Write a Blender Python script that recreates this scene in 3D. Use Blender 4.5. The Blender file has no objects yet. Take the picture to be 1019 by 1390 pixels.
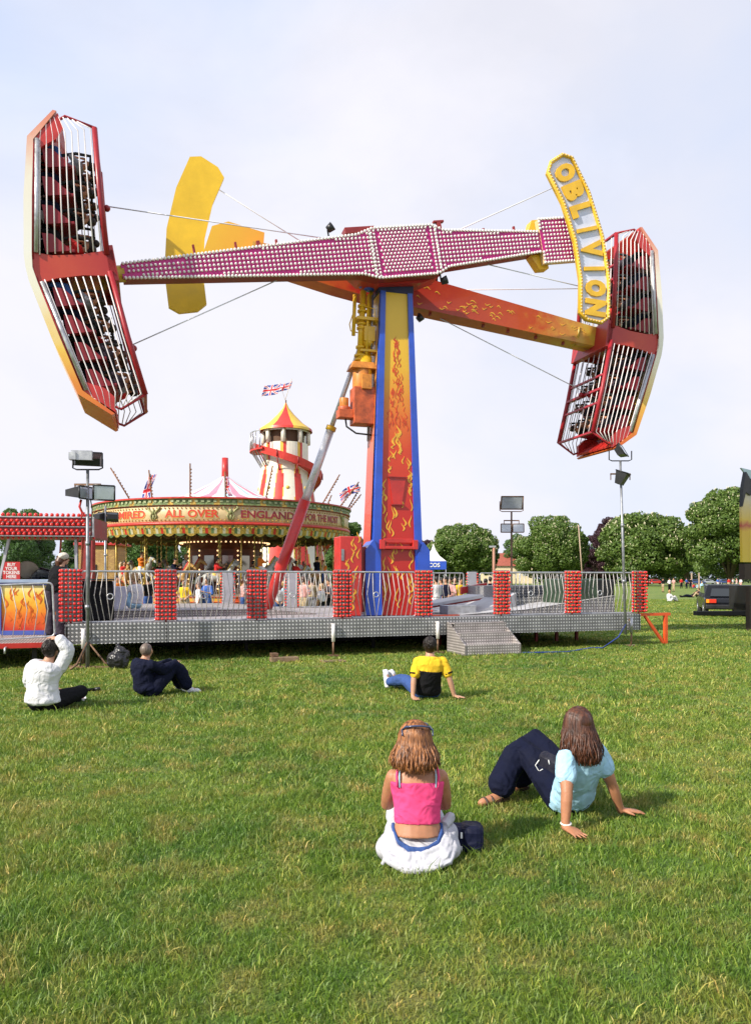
import bpy, math, random
import numpy as np
from mathutils import Vector as V, Matrix as M4, Euler
random.seed(7)
PI = math.pi
R = math.radians
sc = bpy.context.scene
COL = sc.collection
CX, HY, F, EYE = 509.5, 785.0, 1050.0, 1.65

def at(px, py, d):
    """pixel of the photograph + distance -> point of the place"""
    return V(((px-CX)/F*d, d, EYE+(HY-py)/F*d))
def onground(px, py, z=0.0):
    d = F*(EYE-z)/(py-HY)
    return V(((px-CX)/F*d, d, z))

# ------------------------------------------------------------------ materials
def nm(m):
    m.use_nodes = True
    nt = m.node_tree
    return nt, nt.nodes, nt.links, nt.nodes['Principled BSDF']
def mat(name, col, rough=.5, metal=0., var=.12, vs=3., bump=0., bs=40., spec=None, coat=0., emit=0.):
    m = bpy.data.materials.new(name)
    nt, N, L, b = nm(m)
    c = (*col, 1)
    tc = N.new('ShaderNodeTexCoord')
    b.inputs['Roughness'].default_value = rough
    b.inputs['Metallic'].default_value = metal
    if spec is not None: b.inputs['Specular IOR Level'].default_value = spec
    if coat: b.inputs['Coat Weight'].default_value = coat
    if var:
        n = N.new('ShaderNodeTexNoise'); n.inputs['Scale'].default_value = vs; n.inputs['Detail'].default_value = 6
        n.inputs['Roughness'].default_value = .65
        L.new(tc.outputs['Object'], n.inputs['Vector'])
        mr = N.new('ShaderNodeMapRange'); mr.inputs[1].default_value = .3; mr.inputs[2].default_value = .7
        mr.inputs[3].default_value = 1-var*1.6; mr.inputs[4].default_value = 1+var
        L.new(n.outputs['Fac'], mr.inputs[0])
        mx = N.new('ShaderNodeVectorMath'); mx.operation = 'SCALE'
        mx.inputs[0].default_value = col
        L.new(mr.outputs[0], mx.inputs['Scale'])
        L.new(mx.outputs[0], b.inputs['Base Color'])
        m2 = N.new('ShaderNodeMapRange'); m2.inputs[1].default_value = .3; m2.inputs[2].default_value = .7
        m2.inputs[3].default_value = max(.05, rough-.12); m2.inputs[4].default_value = min(1, rough+.15)
        L.new(n.outputs['Fac'], m2.inputs[0]); L.new(m2.outputs[0], b.inputs['Roughness'])
    else:
        b.inputs['Base Color'].default_value = c
    if bump:
        n2 = N.new('ShaderNodeTexNoise'); n2.inputs['Scale'].default_value = bs; n2.inputs['Detail'].default_value = 4
        L.new(tc.outputs['Object'], n2.inputs['Vector'])
        bp = N.new('ShaderNodeBump'); bp.inputs['Strength'].default_value = bump; bp.inputs['Distance'].default_value = .02
        L.new(n2.outputs['Fac'], bp.inputs['Height']); L.new(bp.outputs[0], b.inputs['Normal'])
    if emit:
        b.inputs['Emission Color'].default_value = c; b.inputs['Emission Strength'].default_value = emit
    return m

def gradmat(name, stops, axis='Z', lo=0., hi=1., rough=.4, coat=.2, noise=.06, ns=2.5):
    """paint that runs through several colours along one axis of its object"""
    m = bpy.data.materials.new(name); nt, N, L, b = nm(m)
    tc = N.new('ShaderNodeTexCoord'); sp = N.new('ShaderNodeSeparateXYZ'); L.new(tc.outputs['Object'], sp.inputs[0])
    mr = N.new('ShaderNodeMapRange'); mr.inputs[1].default_value = lo; mr.inputs[2].default_value = hi
    L.new(sp.outputs[axis], mr.inputs[0])
    n = N.new('ShaderNodeTexNoise'); n.inputs['Scale'].default_value = ns; n.inputs['Detail'].default_value = 5
    L.new(tc.outputs['Object'], n.inputs['Vector'])
    a = N.new('ShaderNodeMath'); a.operation = 'MULTIPLY_ADD'; L.new(n.outputs['Fac'], a.inputs[0]); a.inputs[1].default_value = noise*2
    s = N.new('ShaderNodeMath'); s.operation = 'SUBTRACT'; L.new(mr.outputs[0], s.inputs[0]); s.inputs[1].default_value = noise
    L.new(s.outputs[0], a.inputs[2])
    cr = N.new('ShaderNodeValToRGB'); L.new(a.outputs[0], cr.inputs[0])
    e = cr.color_ramp.elements
    e[0].position = stops[0][0]; e[0].color = (*stops[0][1], 1)
    e[1].position = stops[-1][0]; e[1].color = (*stops[-1][1], 1)
    for p, c in stops[1:-1]:
        k = e.new(p); k.color = (*c, 1)
    L.new(cr.outputs[0], b.inputs['Base Color'])
    b.inputs['Roughness'].default_value = rough; b.inputs['Coat Weight'].default_value = coat
    return m

def treadmat(name, col, hi, k=70., metal=.75, side=False):
    """raised-dot aluminium plate"""
    m = bpy.data.materials.new(name); nt, N, L, b = nm(m)
    tc = N.new('ShaderNodeTexCoord'); sp = N.new('ShaderNodeSeparateXYZ'); L.new(tc.outputs['Object'], sp.inputs[0])
    def mt(op, a, bb=None):
        q = N.new('ShaderNodeMath'); q.operation = op
        for i, x in enumerate((a, bb)):
            if x is None: continue
            if isinstance(x, (int, float)): q.inputs[i].default_value = x
            else: L.new(x, q.inputs[i])
        return q.outputs[0]
    v = mt('ADD', sp.outputs['Y'], sp.outputs['Z'])
    u = sp.outputs['Y'] if side else sp.outputs['X']; v = sp.outputs['Z'] if side else v
    p = mt('SINE', mt('MULTIPLY', mt('ADD', u, v), k*.5))
    q = mt('SINE', mt('MULTIPLY', mt('SUBTRACT', u, v), k*.5))
    d = mt('MULTIPLY', p, q)
    mr = N.new('ShaderNodeMapRange'); mr.inputs[1].default_value = .35; mr.inputs[2].default_value = .6; L.new(d, mr.inputs[0])
    n = N.new('ShaderNodeTexNoise'); n.inputs['Scale'].default_value = 2.2; n.inputs['Detail'].default_value = 8; n.inputs['Roughness'].default_value = .7
    L.new(tc.outputs['Object'], n.inputs['Vector'])
    mx = N.new('ShaderNodeMix'); mx.data_type = 'RGBA'; mx.inputs[6].default_value = (*col, 1); mx.inputs[7].default_value = (*hi, 1)
    L.new(mr.outputs[0], mx.inputs[0])
    r2 = N.new('ShaderNodeMapRange'); r2.inputs[1].default_value = .3; r2.inputs[2].default_value = .72; r2.inputs[3].default_value = .6; r2.inputs[4].default_value = 1.15
    L.new(n.outputs['Fac'], r2.inputs[0])
    sc_ = N.new('ShaderNodeVectorMath'); sc_.operation = 'SCALE'; L.new(mx.outputs[2], sc_.inputs[0]); L.new(r2.outputs[0], sc_.inputs['Scale'])
    L.new(sc_.outputs[0], b.inputs['Base Color'])
    bp = N.new('ShaderNodeBump'); bp.inputs['Strength'].default_value = .6; bp.inputs['Distance'].default_value = .01
    L.new(mr.outputs[0], bp.inputs['Height']); L.new(bp.outputs[0], b.inputs['Normal'])
    b.inputs['Roughness'].default_value = .45; b.inputs['Metallic'].default_value = metal
    return m

def plankmat(name, col, k, axis='X'):
    m = bpy.data.materials.new(name); nt, N, L, b = nm(m)
    tc = N.new('ShaderNodeTexCoord')
    w = N.new('ShaderNodeTexWave'); w.inputs['Scale'].default_value = k; w.bands_direction = axis; w.inputs['Distortion'].default_value = .0
    L.new(tc.outputs['Object'], w.inputs['Vector'])
    cr = N.new('ShaderNodeValToRGB'); L.new(w.outputs['Fac'], cr.inputs[0])
    cr.color_ramp.elements[0].position = .1; cr.color_ramp.elements[0].color = (*[c*.35 for c in col], 1)
    cr.color_ramp.elements[1].position = .45; cr.color_ramp.elements[1].color = (*col, 1)
    L.new(cr.outputs[0], b.inputs['Base Color']); b.inputs['Roughness'].default_value = .6
    bp = N.new('ShaderNodeBump'); bp.inputs['Distance'].default_value = .01; L.new(w.outputs['Fac'], bp.inputs['Height']); L.new(bp.outputs[0], b.inputs['Normal'])
    return m

def fabric(name, col, rough=.85, fold=.6, fs=7.):
    m = mat(name, col, rough, var=.1, vs=6., bump=0)
    nt = m.node_tree; N = nt.nodes; L = nt.links; b = N['Principled BSDF']
    tc = N.new('ShaderNodeTexCoord')
    n = N.new('ShaderNodeTexNoise'); n.inputs['Scale'].default_value = fs; n.inputs['Detail'].default_value = 2; n.inputs['Distortion'].default_value = 1.2
    n3 = N.new('ShaderNodeTexNoise'); n3.inputs['Scale'].default_value = 400; n3.inputs['Detail'].default_value = 1
    L.new(tc.outputs['Object'], n.inputs['Vector']); L.new(tc.outputs['Object'], n3.inputs['Vector'])
    b1 = N.new('ShaderNodeBump'); b1.inputs['Strength'].default_value = fold; b1.inputs['Distance'].default_value = .06
    b2 = N.new('ShaderNodeBump'); b2.inputs['Strength'].default_value = .15; b2.inputs['Distance'].default_value = .003
    L.new(n.outputs['Fac'], b1.inputs['Height']); L.new(n3.outputs['Fac'], b2.inputs['Height']); L.new(b1.outputs[0], b2.inputs['Normal'])
    L.new(b2.outputs[0], b.inputs['Normal']); b.inputs['Specular IOR Level'].default_value = .15
    return m
def skinmat(name, col):
    m = mat(name, col, .5, var=.1, vs=14., bump=.05, bs=120.)
    b = m.node_tree.nodes['Principled BSDF']
    b.inputs['Subsurface Weight'].default_value = .15; b.inputs['Subsurface Radius'].default_value = (.02, .008, .004)
    return m
def hairmat(name, c1, c2):
    m = bpy.data.materials.new(name); nt, N, L, b = nm(m)
    tc = N.new('ShaderNodeTexCoord'); mp = N.new('ShaderNodeMapping'); mp.inputs['Scale'].default_value = (60, 60, 5)
    L.new(tc.outputs['Object'], mp.inputs[0])
    n = N.new('ShaderNodeTexNoise'); n.inputs['Scale'].default_value = 1.; n.inputs['Detail'].default_value = 4; L.new(mp.outputs[0], n.inputs['Vector'])
    cr = N.new('ShaderNodeValToRGB'); L.new(n.outputs['Fac'], cr.inputs[0])
    cr.color_ramp.elements[0].position = .35; cr.color_ramp.elements[0].color = (*c1, 1)
    cr.color_ramp.elements[1].position = .68; cr.color_ramp.elements[1].color = (*c2, 1)
    L.new(cr.outputs[0], b.inputs['Base Color']); b.inputs['Roughness'].default_value = .42
    bp = N.new('ShaderNodeBump'); bp.inputs['Strength'].default_value = .5; bp.inputs['Distance'].default_value = .01
    L.new(n.outputs['Fac'], bp.inputs['Height']); L.new(bp.outputs[0], b.inputs['Normal'])
    return m

RED = mat('red_paint', (.52, .025, .02), .38, var=.18, coat=.3)
REDDARK = mat('dark_red_paint', (.26, .02, .02), .45, var=.2)
ORANGERED = mat('orange_red_paint', (.68, .09, .02), .4, var=.15, coat=.2)
BLUE = mat('blue_paint', (.02, .08, .50), .36, var=.14, coat=.3)
YEL = mat('yellow_paint', (.80, .46, .02), .4, var=.12, coat=.2)
YELDARK = mat('ochre_paint', (.55, .35, .03), .4, var=.2)
WHITE = mat('white_paint', (.78, .78, .76), .45, var=.06)
CREAM = mat('cream_paint', (.72, .60, .38), .5, var=.1)
PINK = mat('pink_paint', (.75, .28, .33), .5, var=.08)
PALEBLUE = mat('pale_blue_cloth', (.52, .66, .70), .7, var=.08)
GOLD = mat('gold_paint', (.55, .36, .08), .35, metal=.35, var=.35, vs=14)
GREENGOLD = mat('green_scrollwork', (.20, .26, .10), .5, var=.5, vs=10)
BLACK = mat('black_paint', (.015, .015, .017), .4, var=.2)
BLACKM = mat('matt_black', (.02, .02, .02), .8, var=.3)
GALV = mat('galvanised_steel', (.50, .51, .53), .38, metal=.7, var=.18, vs=9)
STEEL = mat('grey_steel', (.30, .31, .33), .4, metal=.6, var=.25, vs=7)
CHROME = mat('polished_steel', (.66, .66, .69), .32, metal=.35, var=.08)
RAIL = mat('rail_steel', (.50, .47, .45), .5, metal=.2, var=.2, vs=9)
RUST = mat('rusty_steel', (.22, .13, .08), .6, metal=.4, var=.4, vs=12)
ALU = mat('painted_aluminium', (.46, .46, .50), .45, metal=.25, var=.12)
BULBRED = mat('red_bulb_cap', (.75, .015, .01), .18, var=0, coat=.6)
BULBWHITE = mat('white_bulb_cap', (.80, .76, .74), .25, var=0, coat=.4)
BULBGOLD = mat('gold_bulb_cap', (.75, .52, .28), .3, var=0)
MAGENTA = mat('magenta_reflector', (.52, .01, .20), .35, var=.15)
LAMPGLASS = mat('floodlight_glass', (.55, .60, .66), .12, var=.08, metal=.4)
RUBBER = mat('rubber', (.025, .025, .025), .75, var=.2)
WOOD = mat('weathered_wood', (.22, .15, .09), .8, var=.35, vs=8)
TREAD = treadmat('tread_plate', (.22, .22, .225), (.74, .73, .73), 84, .45)
TREADSIDE = treadmat('tread_plate_cheek', (.30, .27, .26), (.80, .74, .72), 105, .3, True)
TREADTOP = mat('worn_alloy_floor', (.42, .38, .38), .5, metal=.4, var=.25, vs=2.5, bump=.2, bs=30)
TREADSTEP = treadmat('tread_plate_step', (.30, .27, .26), (.80, .74, .72), 105, .3)
WARM = mat('warm_lamp', (1., .62, .30), .4, var=0, emit=1.6)
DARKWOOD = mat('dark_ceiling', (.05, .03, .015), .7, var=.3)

# ------------------------------------------------------------------ mesh builder
def basis(d):
    d = V(d).normalized()
    a = V((0, 0, 1)) if abs(d.z) < .9 else V((1, 0, 0))
    x = d.cross(a).normalized(); y = d.cross(x).normalized()
    return x, y, d
class MB:
    def __init__(s, Mx=None):
        s.v = []; s.f = []; s.m = []; s.s = []; s.M = Mx
    def add(s, vs, fs, mi=0, sm=False):
        o = len(s.v)
        if s.M is not None: vs = [s.M @ V(p) for p in vs]
        s.v.extend([tuple(p) for p in vs])
        for f in fs: s.f.append(tuple(i+o for i in f)); s.m.append(mi); s.s.append(sm)
        return s
    def box(s, c, d, rot=None, mi=0, taper=1.0):
        c = V(c); x, y, z = d[0]/2, d[1]/2, d[2]/2
        vs = [V((sx*x*(taper if sz > 0 else 1), sy*y*(taper if sz > 0 else 1), sz*z)) for sz in (-1, 1) for sy in (-1, 1) for sx in (-1, 1)]
        if rot is not None:
            Q = Euler(rot).to_matrix() if not isinstance(rot, M4) else rot.to_3x3()
            vs = [Q @ p for p in vs]
        vs = [p+c for p in vs]
        return s.add(vs, [(0, 2, 3, 1), (4, 5, 7, 6), (0, 1, 5, 4), (2, 6, 7, 3), (0, 4, 6, 2), (1, 3, 7, 5)], mi)
    def beam(s, p0, p1, w, h, mi=0, up=(0, 0, 1)):
        p0 = V(p0); p1 = V(p1); d = (p1-p0).normalized(); x = d.cross(V(up))
        if x.length < 1e-4: x = d.cross(V((0, 1, 0)))
        x.normalize(); z = x.cross(d).normalized()
        vs = [p + x*sx*w/2 + z*sz*h/2 for p in (p0, p1) for sz in (-1, 1) for sx in (-1, 1)]
        return s.add(vs, [(0, 1, 3, 2), (4, 6, 7, 5), (0, 4, 5, 1), (2, 3, 7, 6), (0, 2, 6, 4), (1, 5, 7, 3)], mi)
    def cyl(s, p0, p1, r0, r1=None, n=12, mi=0, sm=True):
        return s.tube([p0, p1], [r0, r0 if r1 is None else r1], n, mi, sm)
    def tube(s, pts, r, n=8, mi=0, sm=True, cap=True, closed=False):
        pts = [V(p) for p in pts]; k = len(pts)
        rr = r if isinstance(r, (list, tuple)) else [r]*k
        T = []
        for i in range(k):
            a = pts[i-1] if (i > 0 or closed) else pts[0]; b = pts[(i+1) % k] if (i < k-1 or closed) else pts[-1]
            T.append((b-a).normalized())
        x, y, _ = basis(T[0]); vs = []
        for i in range(k):
            if i: x = (x - T[i]*x.dot(T[i])).normalized()
            y = T[i].cross(x)
            for j in range(n):
                a = 2*PI*j/n; vs.append(pts[i] + x*math.cos(a)*rr[i] + y*math.sin(a)*rr[i])
        fs = []
        for i in range(k if closed else k-1):
            for j in range(n):
                a, b = i*n+j, i*n+(j+1) % n; c = ((i+1) % k)*n
                fs.append((a, b, c+(j+1) % n, c+j))
        if cap and not closed: 
            fs.append(tuple(range(n-1, -1, -1))); fs.append(tuple((k-1)*n+j for j in range(n)))
        return s.add(vs, fs, mi, sm)
    def sph(s, c, r, nu=10, nv=6, mi=0, Q=None):
        c = V(c); r = r if isinstance(r, (tuple, list)) else (r, r, r)
        vs = [V((0, 0, -r[2]))]
        for i in range(1, nv):
            p = -PI/2+PI*i/nv
            for j in range(nu):
                a = 2*PI*j/nu; vs.append(V((math.cos(p)*math.cos(a)*r[0], math.cos(p)*math.sin(a)*r[1], math.sin(p)*r[2])))
        vs.append(V((0, 0, r[2])))
        if Q is not None: vs = [Q @ p for p in vs]
        vs = [p+c for p in vs]; fs = []
        for j in range(nu):
            fs.append((0, 1+(j+1) % nu, 1+j)); t = 1+(nv-2)*nu; fs.append((len(vs)-1, t+j, t+(j+1) % nu))
            for i in range(nv-2):
                a = 1+i*nu; fs.append((a+j, a+(j+1) % nu, a+nu+(j+1) % nu, a+nu+j))
        return s.add(vs, fs, mi, True)
    def prism(s, poly, o, ax, ay, az, t, mi=0, side=None):
        """poly in the ax/ay plane at o, thickness t along az"""
        o, ax, ay, az = V(o), V(ax), V(ay), V(az); n = len(poly)
        vs = [o+ax*p[0]+ay*p[1] for p in poly]+[o+ax*p[0]+ay*p[1]+az*t for p in poly]
        s.add(vs, [tuple(range(n-1, -1, -1)), tuple(range(n, 2*n))], mi)
        return s.add(vs, [(i, (i+1) % n, n+(i+1) % n, n+i) for i in range(n)], mi if side is None else side)
    def loft(s, secs, n=16, mi=0, sm=True):
        """secs: (centre, xaxis, yaxis, rx, ry)"""
        vs = []
        for c, x, y, rx, ry in secs:
            for j in range(n):
                a = 2*PI*j/n; vs.append(V(c)+V(x)*math.cos(a)*rx+V(y)*math.sin(a)*ry)
        k = len(secs); fs = [(i*n+j, i*n+(j+1) % n, (i+1)*n+(j+1) % n, (i+1)*n+j) for i in range(k-1) for j in range(n)]
        fs += [tuple(range(n-1, -1, -1)), tuple((k-1)*n+j for j in range(n))]
        return s.add(vs, fs, mi, sm)
    def lathe(s, prof, c=(0, 0, 0), n=24, mi=0, sm=True, a0=0., a1=2*PI, fn=None):
        c = V(c); full = abs(a1-a0-2*PI) < 1e-6; m = n if full else n+1; vs = []
        for r, z in prof:
            for j in range(m):
                a = a0+(a1-a0)*j/n; vs.append(c+V((math.cos(a)*r, math.sin(a)*r, z)))
        o = len(s.v); s.add(vs, [], 0)
        for i in range(len(prof)-1):
            for j in range(n):
                q = (j+1) % m if full else j+1
                s.f.append((o+i*m+j, o+i*m+q, o+(i+1)*m+q, o+(i+1)*m+j)); s.m.append(mi if fn is None else fn(i, j)); s.s.append(sm)
        return s
    def build(s, name, mats, parent=None, bevel=0., loc=None, rot=None):
        me = bpy.data.meshes.new(name)
        me.from_pydata(s.v, [], s.f)
        if not isinstance(mats, (list, tuple)): mats = [mats]
        for m in mats: me.materials.append(m)
        me.polygons.foreach_set('material_index', s.m); me.polygons.foreach_set('use_smooth', s.s)
        me.update()
        o = bpy.data.objects.new(name, me); COL.objects.link(o)
        if parent is not None: o.parent = parent
        if loc is not None: o.location = loc
        if rot is not None: o.rotation_euler = rot
        if bevel:
            b = o.modifiers.new('bevel', 'BEVEL'); b.width = bevel; b.segments = 2; b.limit_method = 'ANGLE'; b.angle_limit = R(40)
        return o
def tag(o, label=None, cat=None, group=None, kind=None):
    if label: o['label'] = label
    if cat: o['category'] = cat
    if group: o['group'] = group
    if kind: o['kind'] = kind
    return o
def thing(name, label, cat, loc=(0, 0, 0), rz=0., group=None):
    o = bpy.data.objects.new(name, None); COL.objects.link(o); o.location = loc; o.rotation_euler = (0, 0, rz)
    o.empty_display_size = .2
    return tag(o, label, cat, group, 'thing')
def dup(root, label=None, loc=None, rz=None, matrix=None):
    def cp(o, par):
        c = o.copy(); COL.objects.link(c); c.parent = par
        for ch in o.children: cp(ch, c)
        return c
    r = cp(root, None)
    if label: r['label'] = label
    if loc is not None: r.location = loc
    if rz is not None: r.rotation_euler = (0, 0, rz)
    if matrix is not None: r.matrix_world = matrix
    return r
def textverts(body, size, extrude=.01, offset=0., shear=0.):
    cu = bpy.data.curves.new('t', 'FONT'); cu.body = body; cu.size = size; cu.extrude = extrude; cu.offset = offset; cu.shear = shear
    cu.align_x = 'CENTER'; cu.align_y = 'CENTER'; cu.resolution_u = 3
    o = bpy.data.objects.new('t', cu); COL.objects.link(o); bpy.context.view_layer.update()
    me = bpy.data.meshes.new_from_object(o.evaluated_get(bpy.context.evaluated_depsgraph_get()))
    vs = [v.co.copy() for v in me.vertices]; fs = [tuple(p.vertices) for p in me.polygons]
    COL.objects.unlink(o); bpy.data.objects.remove(o); bpy.data.meshes.remove(me); bpy.data.curves.remove(cu)
    return vs, fs
def lick(h, w, k=1., n=10):
    """outline of one painted flame lick, curling, base at 0 rising to h"""
    L_, R_ = [], []
    for i in range(n+1):
        t = i/n; x = math.sin(t*PI*1.5)*w*.9*k*(1-.3*t); ww = w*.5*math.sin(PI*min(1, .12+t*.88))**.8*(1-t*.55)
        L_.append((x-ww, t*h)); R_.append((x+ww, t*h))
    return L_+R_[::-1]
# ------------------------------------------------------------------ people
SKIN = skinmat('light_skin', (.50, .27, .17)); SKINT = skinmat('tanned_skin', (.43, .19, .10)); SKIND = skinmat('brown_skin', (.22, .11, .06))
def limb(mb, pts, rad, n=10, sub=4, bl=.10):
    """smooth tapered limb through joints, rounded ends"""
    P = [V(p) for p in pts]; out = []; rr = []
    for i in range(len(P)-1):
        for j in range(sub):
            t = j/sub; out.append(P[i].lerp(P[i+1], t))
            a, b = rad[2*i], rad[2*i+1]; 
            bulge = math.sin(PI*min(1., t*1.4))*bl*(a+b)/2
            rr.append(a+(b-a)*t+bulge)
    out.append(P[-1]); rr.append(rad[-1])
    for _ in range(1):
        for i in range(1, len(out)-1):
            out[i] = out[i]*.6+(out[i-1]+out[i+1])*.2
    mb.tube(out, rr, n)
    mb.sph(out[0], rr[0], n, 6); mb.sph(out[-1], rr[-1], n, 6)
def frame(fwd, up):
    f = V(fwd).normalized(); r = f.cross(V(up)).normalized(); u = r.cross(f)
    return r, f, u
def hand(mb, w, fdir, pn, sc_=1., thumb=1, spread=.22, curl=.25):
    """palm + four bent fingers + thumb; fdir = where the fingers point, pn = palm normal (out of the palm)"""
    f = V(fdir).normalized(); pn = V(pn); pn = (pn-f*pn.dot(f)).normalized(); s = f.cross(pn).normalized()*thumb
    w = V(w); c = w+f*.05*sc_
    mb.loft([(w-f*.01, s, pn, .026*sc_, .020*sc_), (w+f*.03*sc_, s, pn, .036*sc_, .017*sc_), (w+f*.075*sc_, s, pn, .042*sc_, .015*sc_), (w+f*.10*sc_, s, pn, .038*sc_, .011*sc_)], 10)
    for i, (L_, off) in enumerate(((.068, .030), (.078, .010), (.072, -.011), (.056, -.031))):
        a = spread*off/.03
        d0 = (f*math.cos(a)+s*math.sin(a)).normalized()
        p = w+f*.088*sc_+s*off*sc_; pts = [p]
        for j, fr in enumerate((.45, .32, .23)):
            d = (d0*math.cos(curl*(j+.3))+pn*math.sin(curl*(j+.3)))
            p = p+d*L_*fr*sc_; pts.append(p)
        mb.tube(pts, [.0095*sc_, .009*sc_, .008*sc_, .006*sc_], 7)
        mb.sph(pts[-1], .0062*sc_, 6, 4)
    p = w+f*.03*sc_+s*.03*sc_; d = (f*.65+s*.75+pn*.15).normalized()
    mb.tube([p, p+d*.032*sc_, p+d*.034*sc_+(f*.8+s*.4+pn*.2).normalized()*.03*sc_], [.013*sc_, .011*sc_, .007*sc_], 7)
def remesh(o, vox, smooth=2, disp=0., dscale=.12):
    m = o.modifiers.new('remesh', 'REMESH'); m.mode = 'VOXEL'; m.voxel_size = vox; m.use_smooth_shade = True
    if smooth:
        s = o.modifiers.new('smooth', 'SMOOTH'); s.factor = .5; s.iterations = smooth
    if disp:
        t = bpy.data.textures.get('folds_%g' % dscale) or bpy.data.textures.new('folds_%g' % dscale, 'CLOUDS'); t.noise_scale = dscale; t.noise_depth = 2
        d = o.modifiers.new('folds', 'DISPLACE'); d.texture = t; d.strength = disp; d.mid_level = .5; d.texture_coords = 'LOCAL'
def torso(mb, J, inf=0., w=1., lo=0., hi=1., capup=None):
    pel, che, nec = V(J['pel']), V(J['che']), V(J['nec'])
    xr0 = (V(J['hR'])-V(J['hL'])).normalized(); xr1 = (V(J['sR'])-V(J['sL'])).normalized()
    secs = []
    up0 = (che-pel).normalized()
    pts = [(-.10, .10, .09), (-.03, .165, .115), (.06, .160, .118), (.22, .138, .10), (.42, .135, .098), (.62, .155, .108), (.78, .165, .108), (.90, .150, .092), (.97, .108, .075), (1.03, .062, .058), (1.07, .055, .055)]
    for t, rx, ry in pts:
        if t < lo-1e-6 or t > hi+1e-6: continue
        tt = max(0, min(1.07, t))
        # quadratic through pel, che(.55), nec(1)
        a = pel; b = che; c = nec
        l0 = (tt-.55)*(tt-1)/(.55); l1 = tt*(tt-1)/(.55*-.45); l2 = tt*(tt-.55)/.45
        p = a*l0+b*l1+c*l2
        if t < 0: p = pel+up0*t*.5
        x = xr0.lerp(xr1, tt).normalized(); ta = ((che-pel).lerp(nec-che, tt)).normalized(); y = ta.cross(x).normalized(); x = y.cross(ta).normalized()
        secs.append((p, x, y, (rx+inf)*w, (ry+inf)*w))
    mb.loft(secs, 20)
def figure(label, J, loc=(0, 0, 0), rz=0., skin=None, top=None, bottom=None, shoes=None, hair=None, vox=.012, group=None, sc_=1., wt=1., name='person', cat='person', hands=True, face=(0, 1, 0)):
    """J: joints in metres in the person's own frame (x right, y ahead, z up)"""
    skin = skin or SKIN
    root = thing(name, label, cat, loc, rz, group)
    J = dict(J)
    for S in 'LR': J['s'+S] = tuple(V(J['s'+S]).lerp(V(J['nec']), .08)-V((0, 0, .022)))
    mb = MB(); torso(mb, J, 0, wt)
    nec, hed = V(J['nec']), V(J['hed']); r, f, u = frame(face, (0, 0, 1) if abs(V(face).normalized().z) < .9 else (0, -1, 0))
    mb.tube([nec-V((0, 0, .02)), hed-u*.05], [.06*wt, .052], 10)
    Q = M4(((r.x, f.x, u.x), (r.y, f.y, u.y), (r.z, f.z, u.z)))
    H = lambda a, b, c: hed+r*a+f*b+u*c
    mb.sph(H(0, -.012, .022), (.076, .094, .092), 16, 10, Q=Q)
    mb.sph(H(0, .022, -.045), (.056, .066, .068), 12, 8, Q=Q)
    mb.sph(H(0, .068, -.085), (.028, .026, .022), 8, 6, Q=Q)
    mb.tube([H(0, .088, .012), H(0, .108, -.022), H(0, .088, -.032)], [.009, .014, .012], 6)
    for sx in (-1, 1): mb.sph(H(sx*.078, -.005, -.008), (.011, .022, .032), 8, 6, Q=Q)
    mb.tube([H(-.022, .088, -.058), H(0, .094, -.057), H(.022, .088, -.058)], [.006, .009, .006], 6)
    ARM = (.050*wt, .040*wt, .037*wt, .026*wt); LEG = (.088*wt, .060*wt, .054*wt, .038)
    for S in 'LR':
        limb(mb, [J['s'+S], J['e'+S], J['w'+S]], ARM)
        limb(mb, [J['h'+S], J['k'+S], J['a'+S]], LEG)
        if hands:
            fd = J.get('f'+S) or tuple((V(J['w'+S])-V(J['e'+S])).normalized())
            hand(mb, J['w'+S], fd, J.get('p'+S, (0, 0, -1)), thumb=J.get('u'+S, 1), curl=J.get('c'+S, .25))
        else:
            d = (V(J['w'+S])-V(J['e'+S])).normalized(); mb.tube([J['w'+S], V(J['w'+S])+d*.09, V(J['w'+S])+d*.15], [.028, .036, .02], 7)
        a, t = V(J['a'+S]), V(J['t'+S]); d = (t-a)
        fl = V(J.get('n'+S, (0, 0, 1))); heel = a-d.normalized()*.045-fl*.045
        mb.tube([heel, a-fl*.03+d*.3, t-fl*.006, t+d.normalized()*.03], [.034, .040, .032, .016], 8)
        mb.sph(heel, .034, 8, 6)
    body = mb.build('body', skin, root); remesh(body, vox, 2)
    if top:
        m_, sl, lo, hi, inf = top['m'], top.get('sleeve', .45), top.get('lo', 0.), top.get('hi', 1.), top.get('inf', .016)
        tb = MB(); torso(tb, J, inf, wt, lo, hi)
        for S in 'LR':
            if sl <= 0: continue
            s0, e0, w0 = V(J['s'+S]), V(J['e'+S]), V(J['w'+S])
            if sl <= .5:
                k = sl*2; limb(tb, [s0, s0.lerp(e0, k)], (ARM[0]+inf*.6, ARM[0]*(1-k)+ARM[1]*k+inf+.004), 12, bl=0)
            else:
                k = (sl-.5)*2; limb(tb, [s0, e0, e0.lerp(w0, k)], (ARM[0]+inf*.7, ARM[1]+inf+.004, ARM[1]+inf, ARM[3]+inf+.002), 12, bl=.05)
        for fn in top.get('extra', ()): fn(tb)
        if top.get('m2') is None:
            o = tb.build(top.get('name', 'shirt'), m_, root)
        else: o = tb.build(top.get('name', 'shirt'), m_, root)
        remesh(o, vox, 2, top.get('disp', .012), .1)
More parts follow.
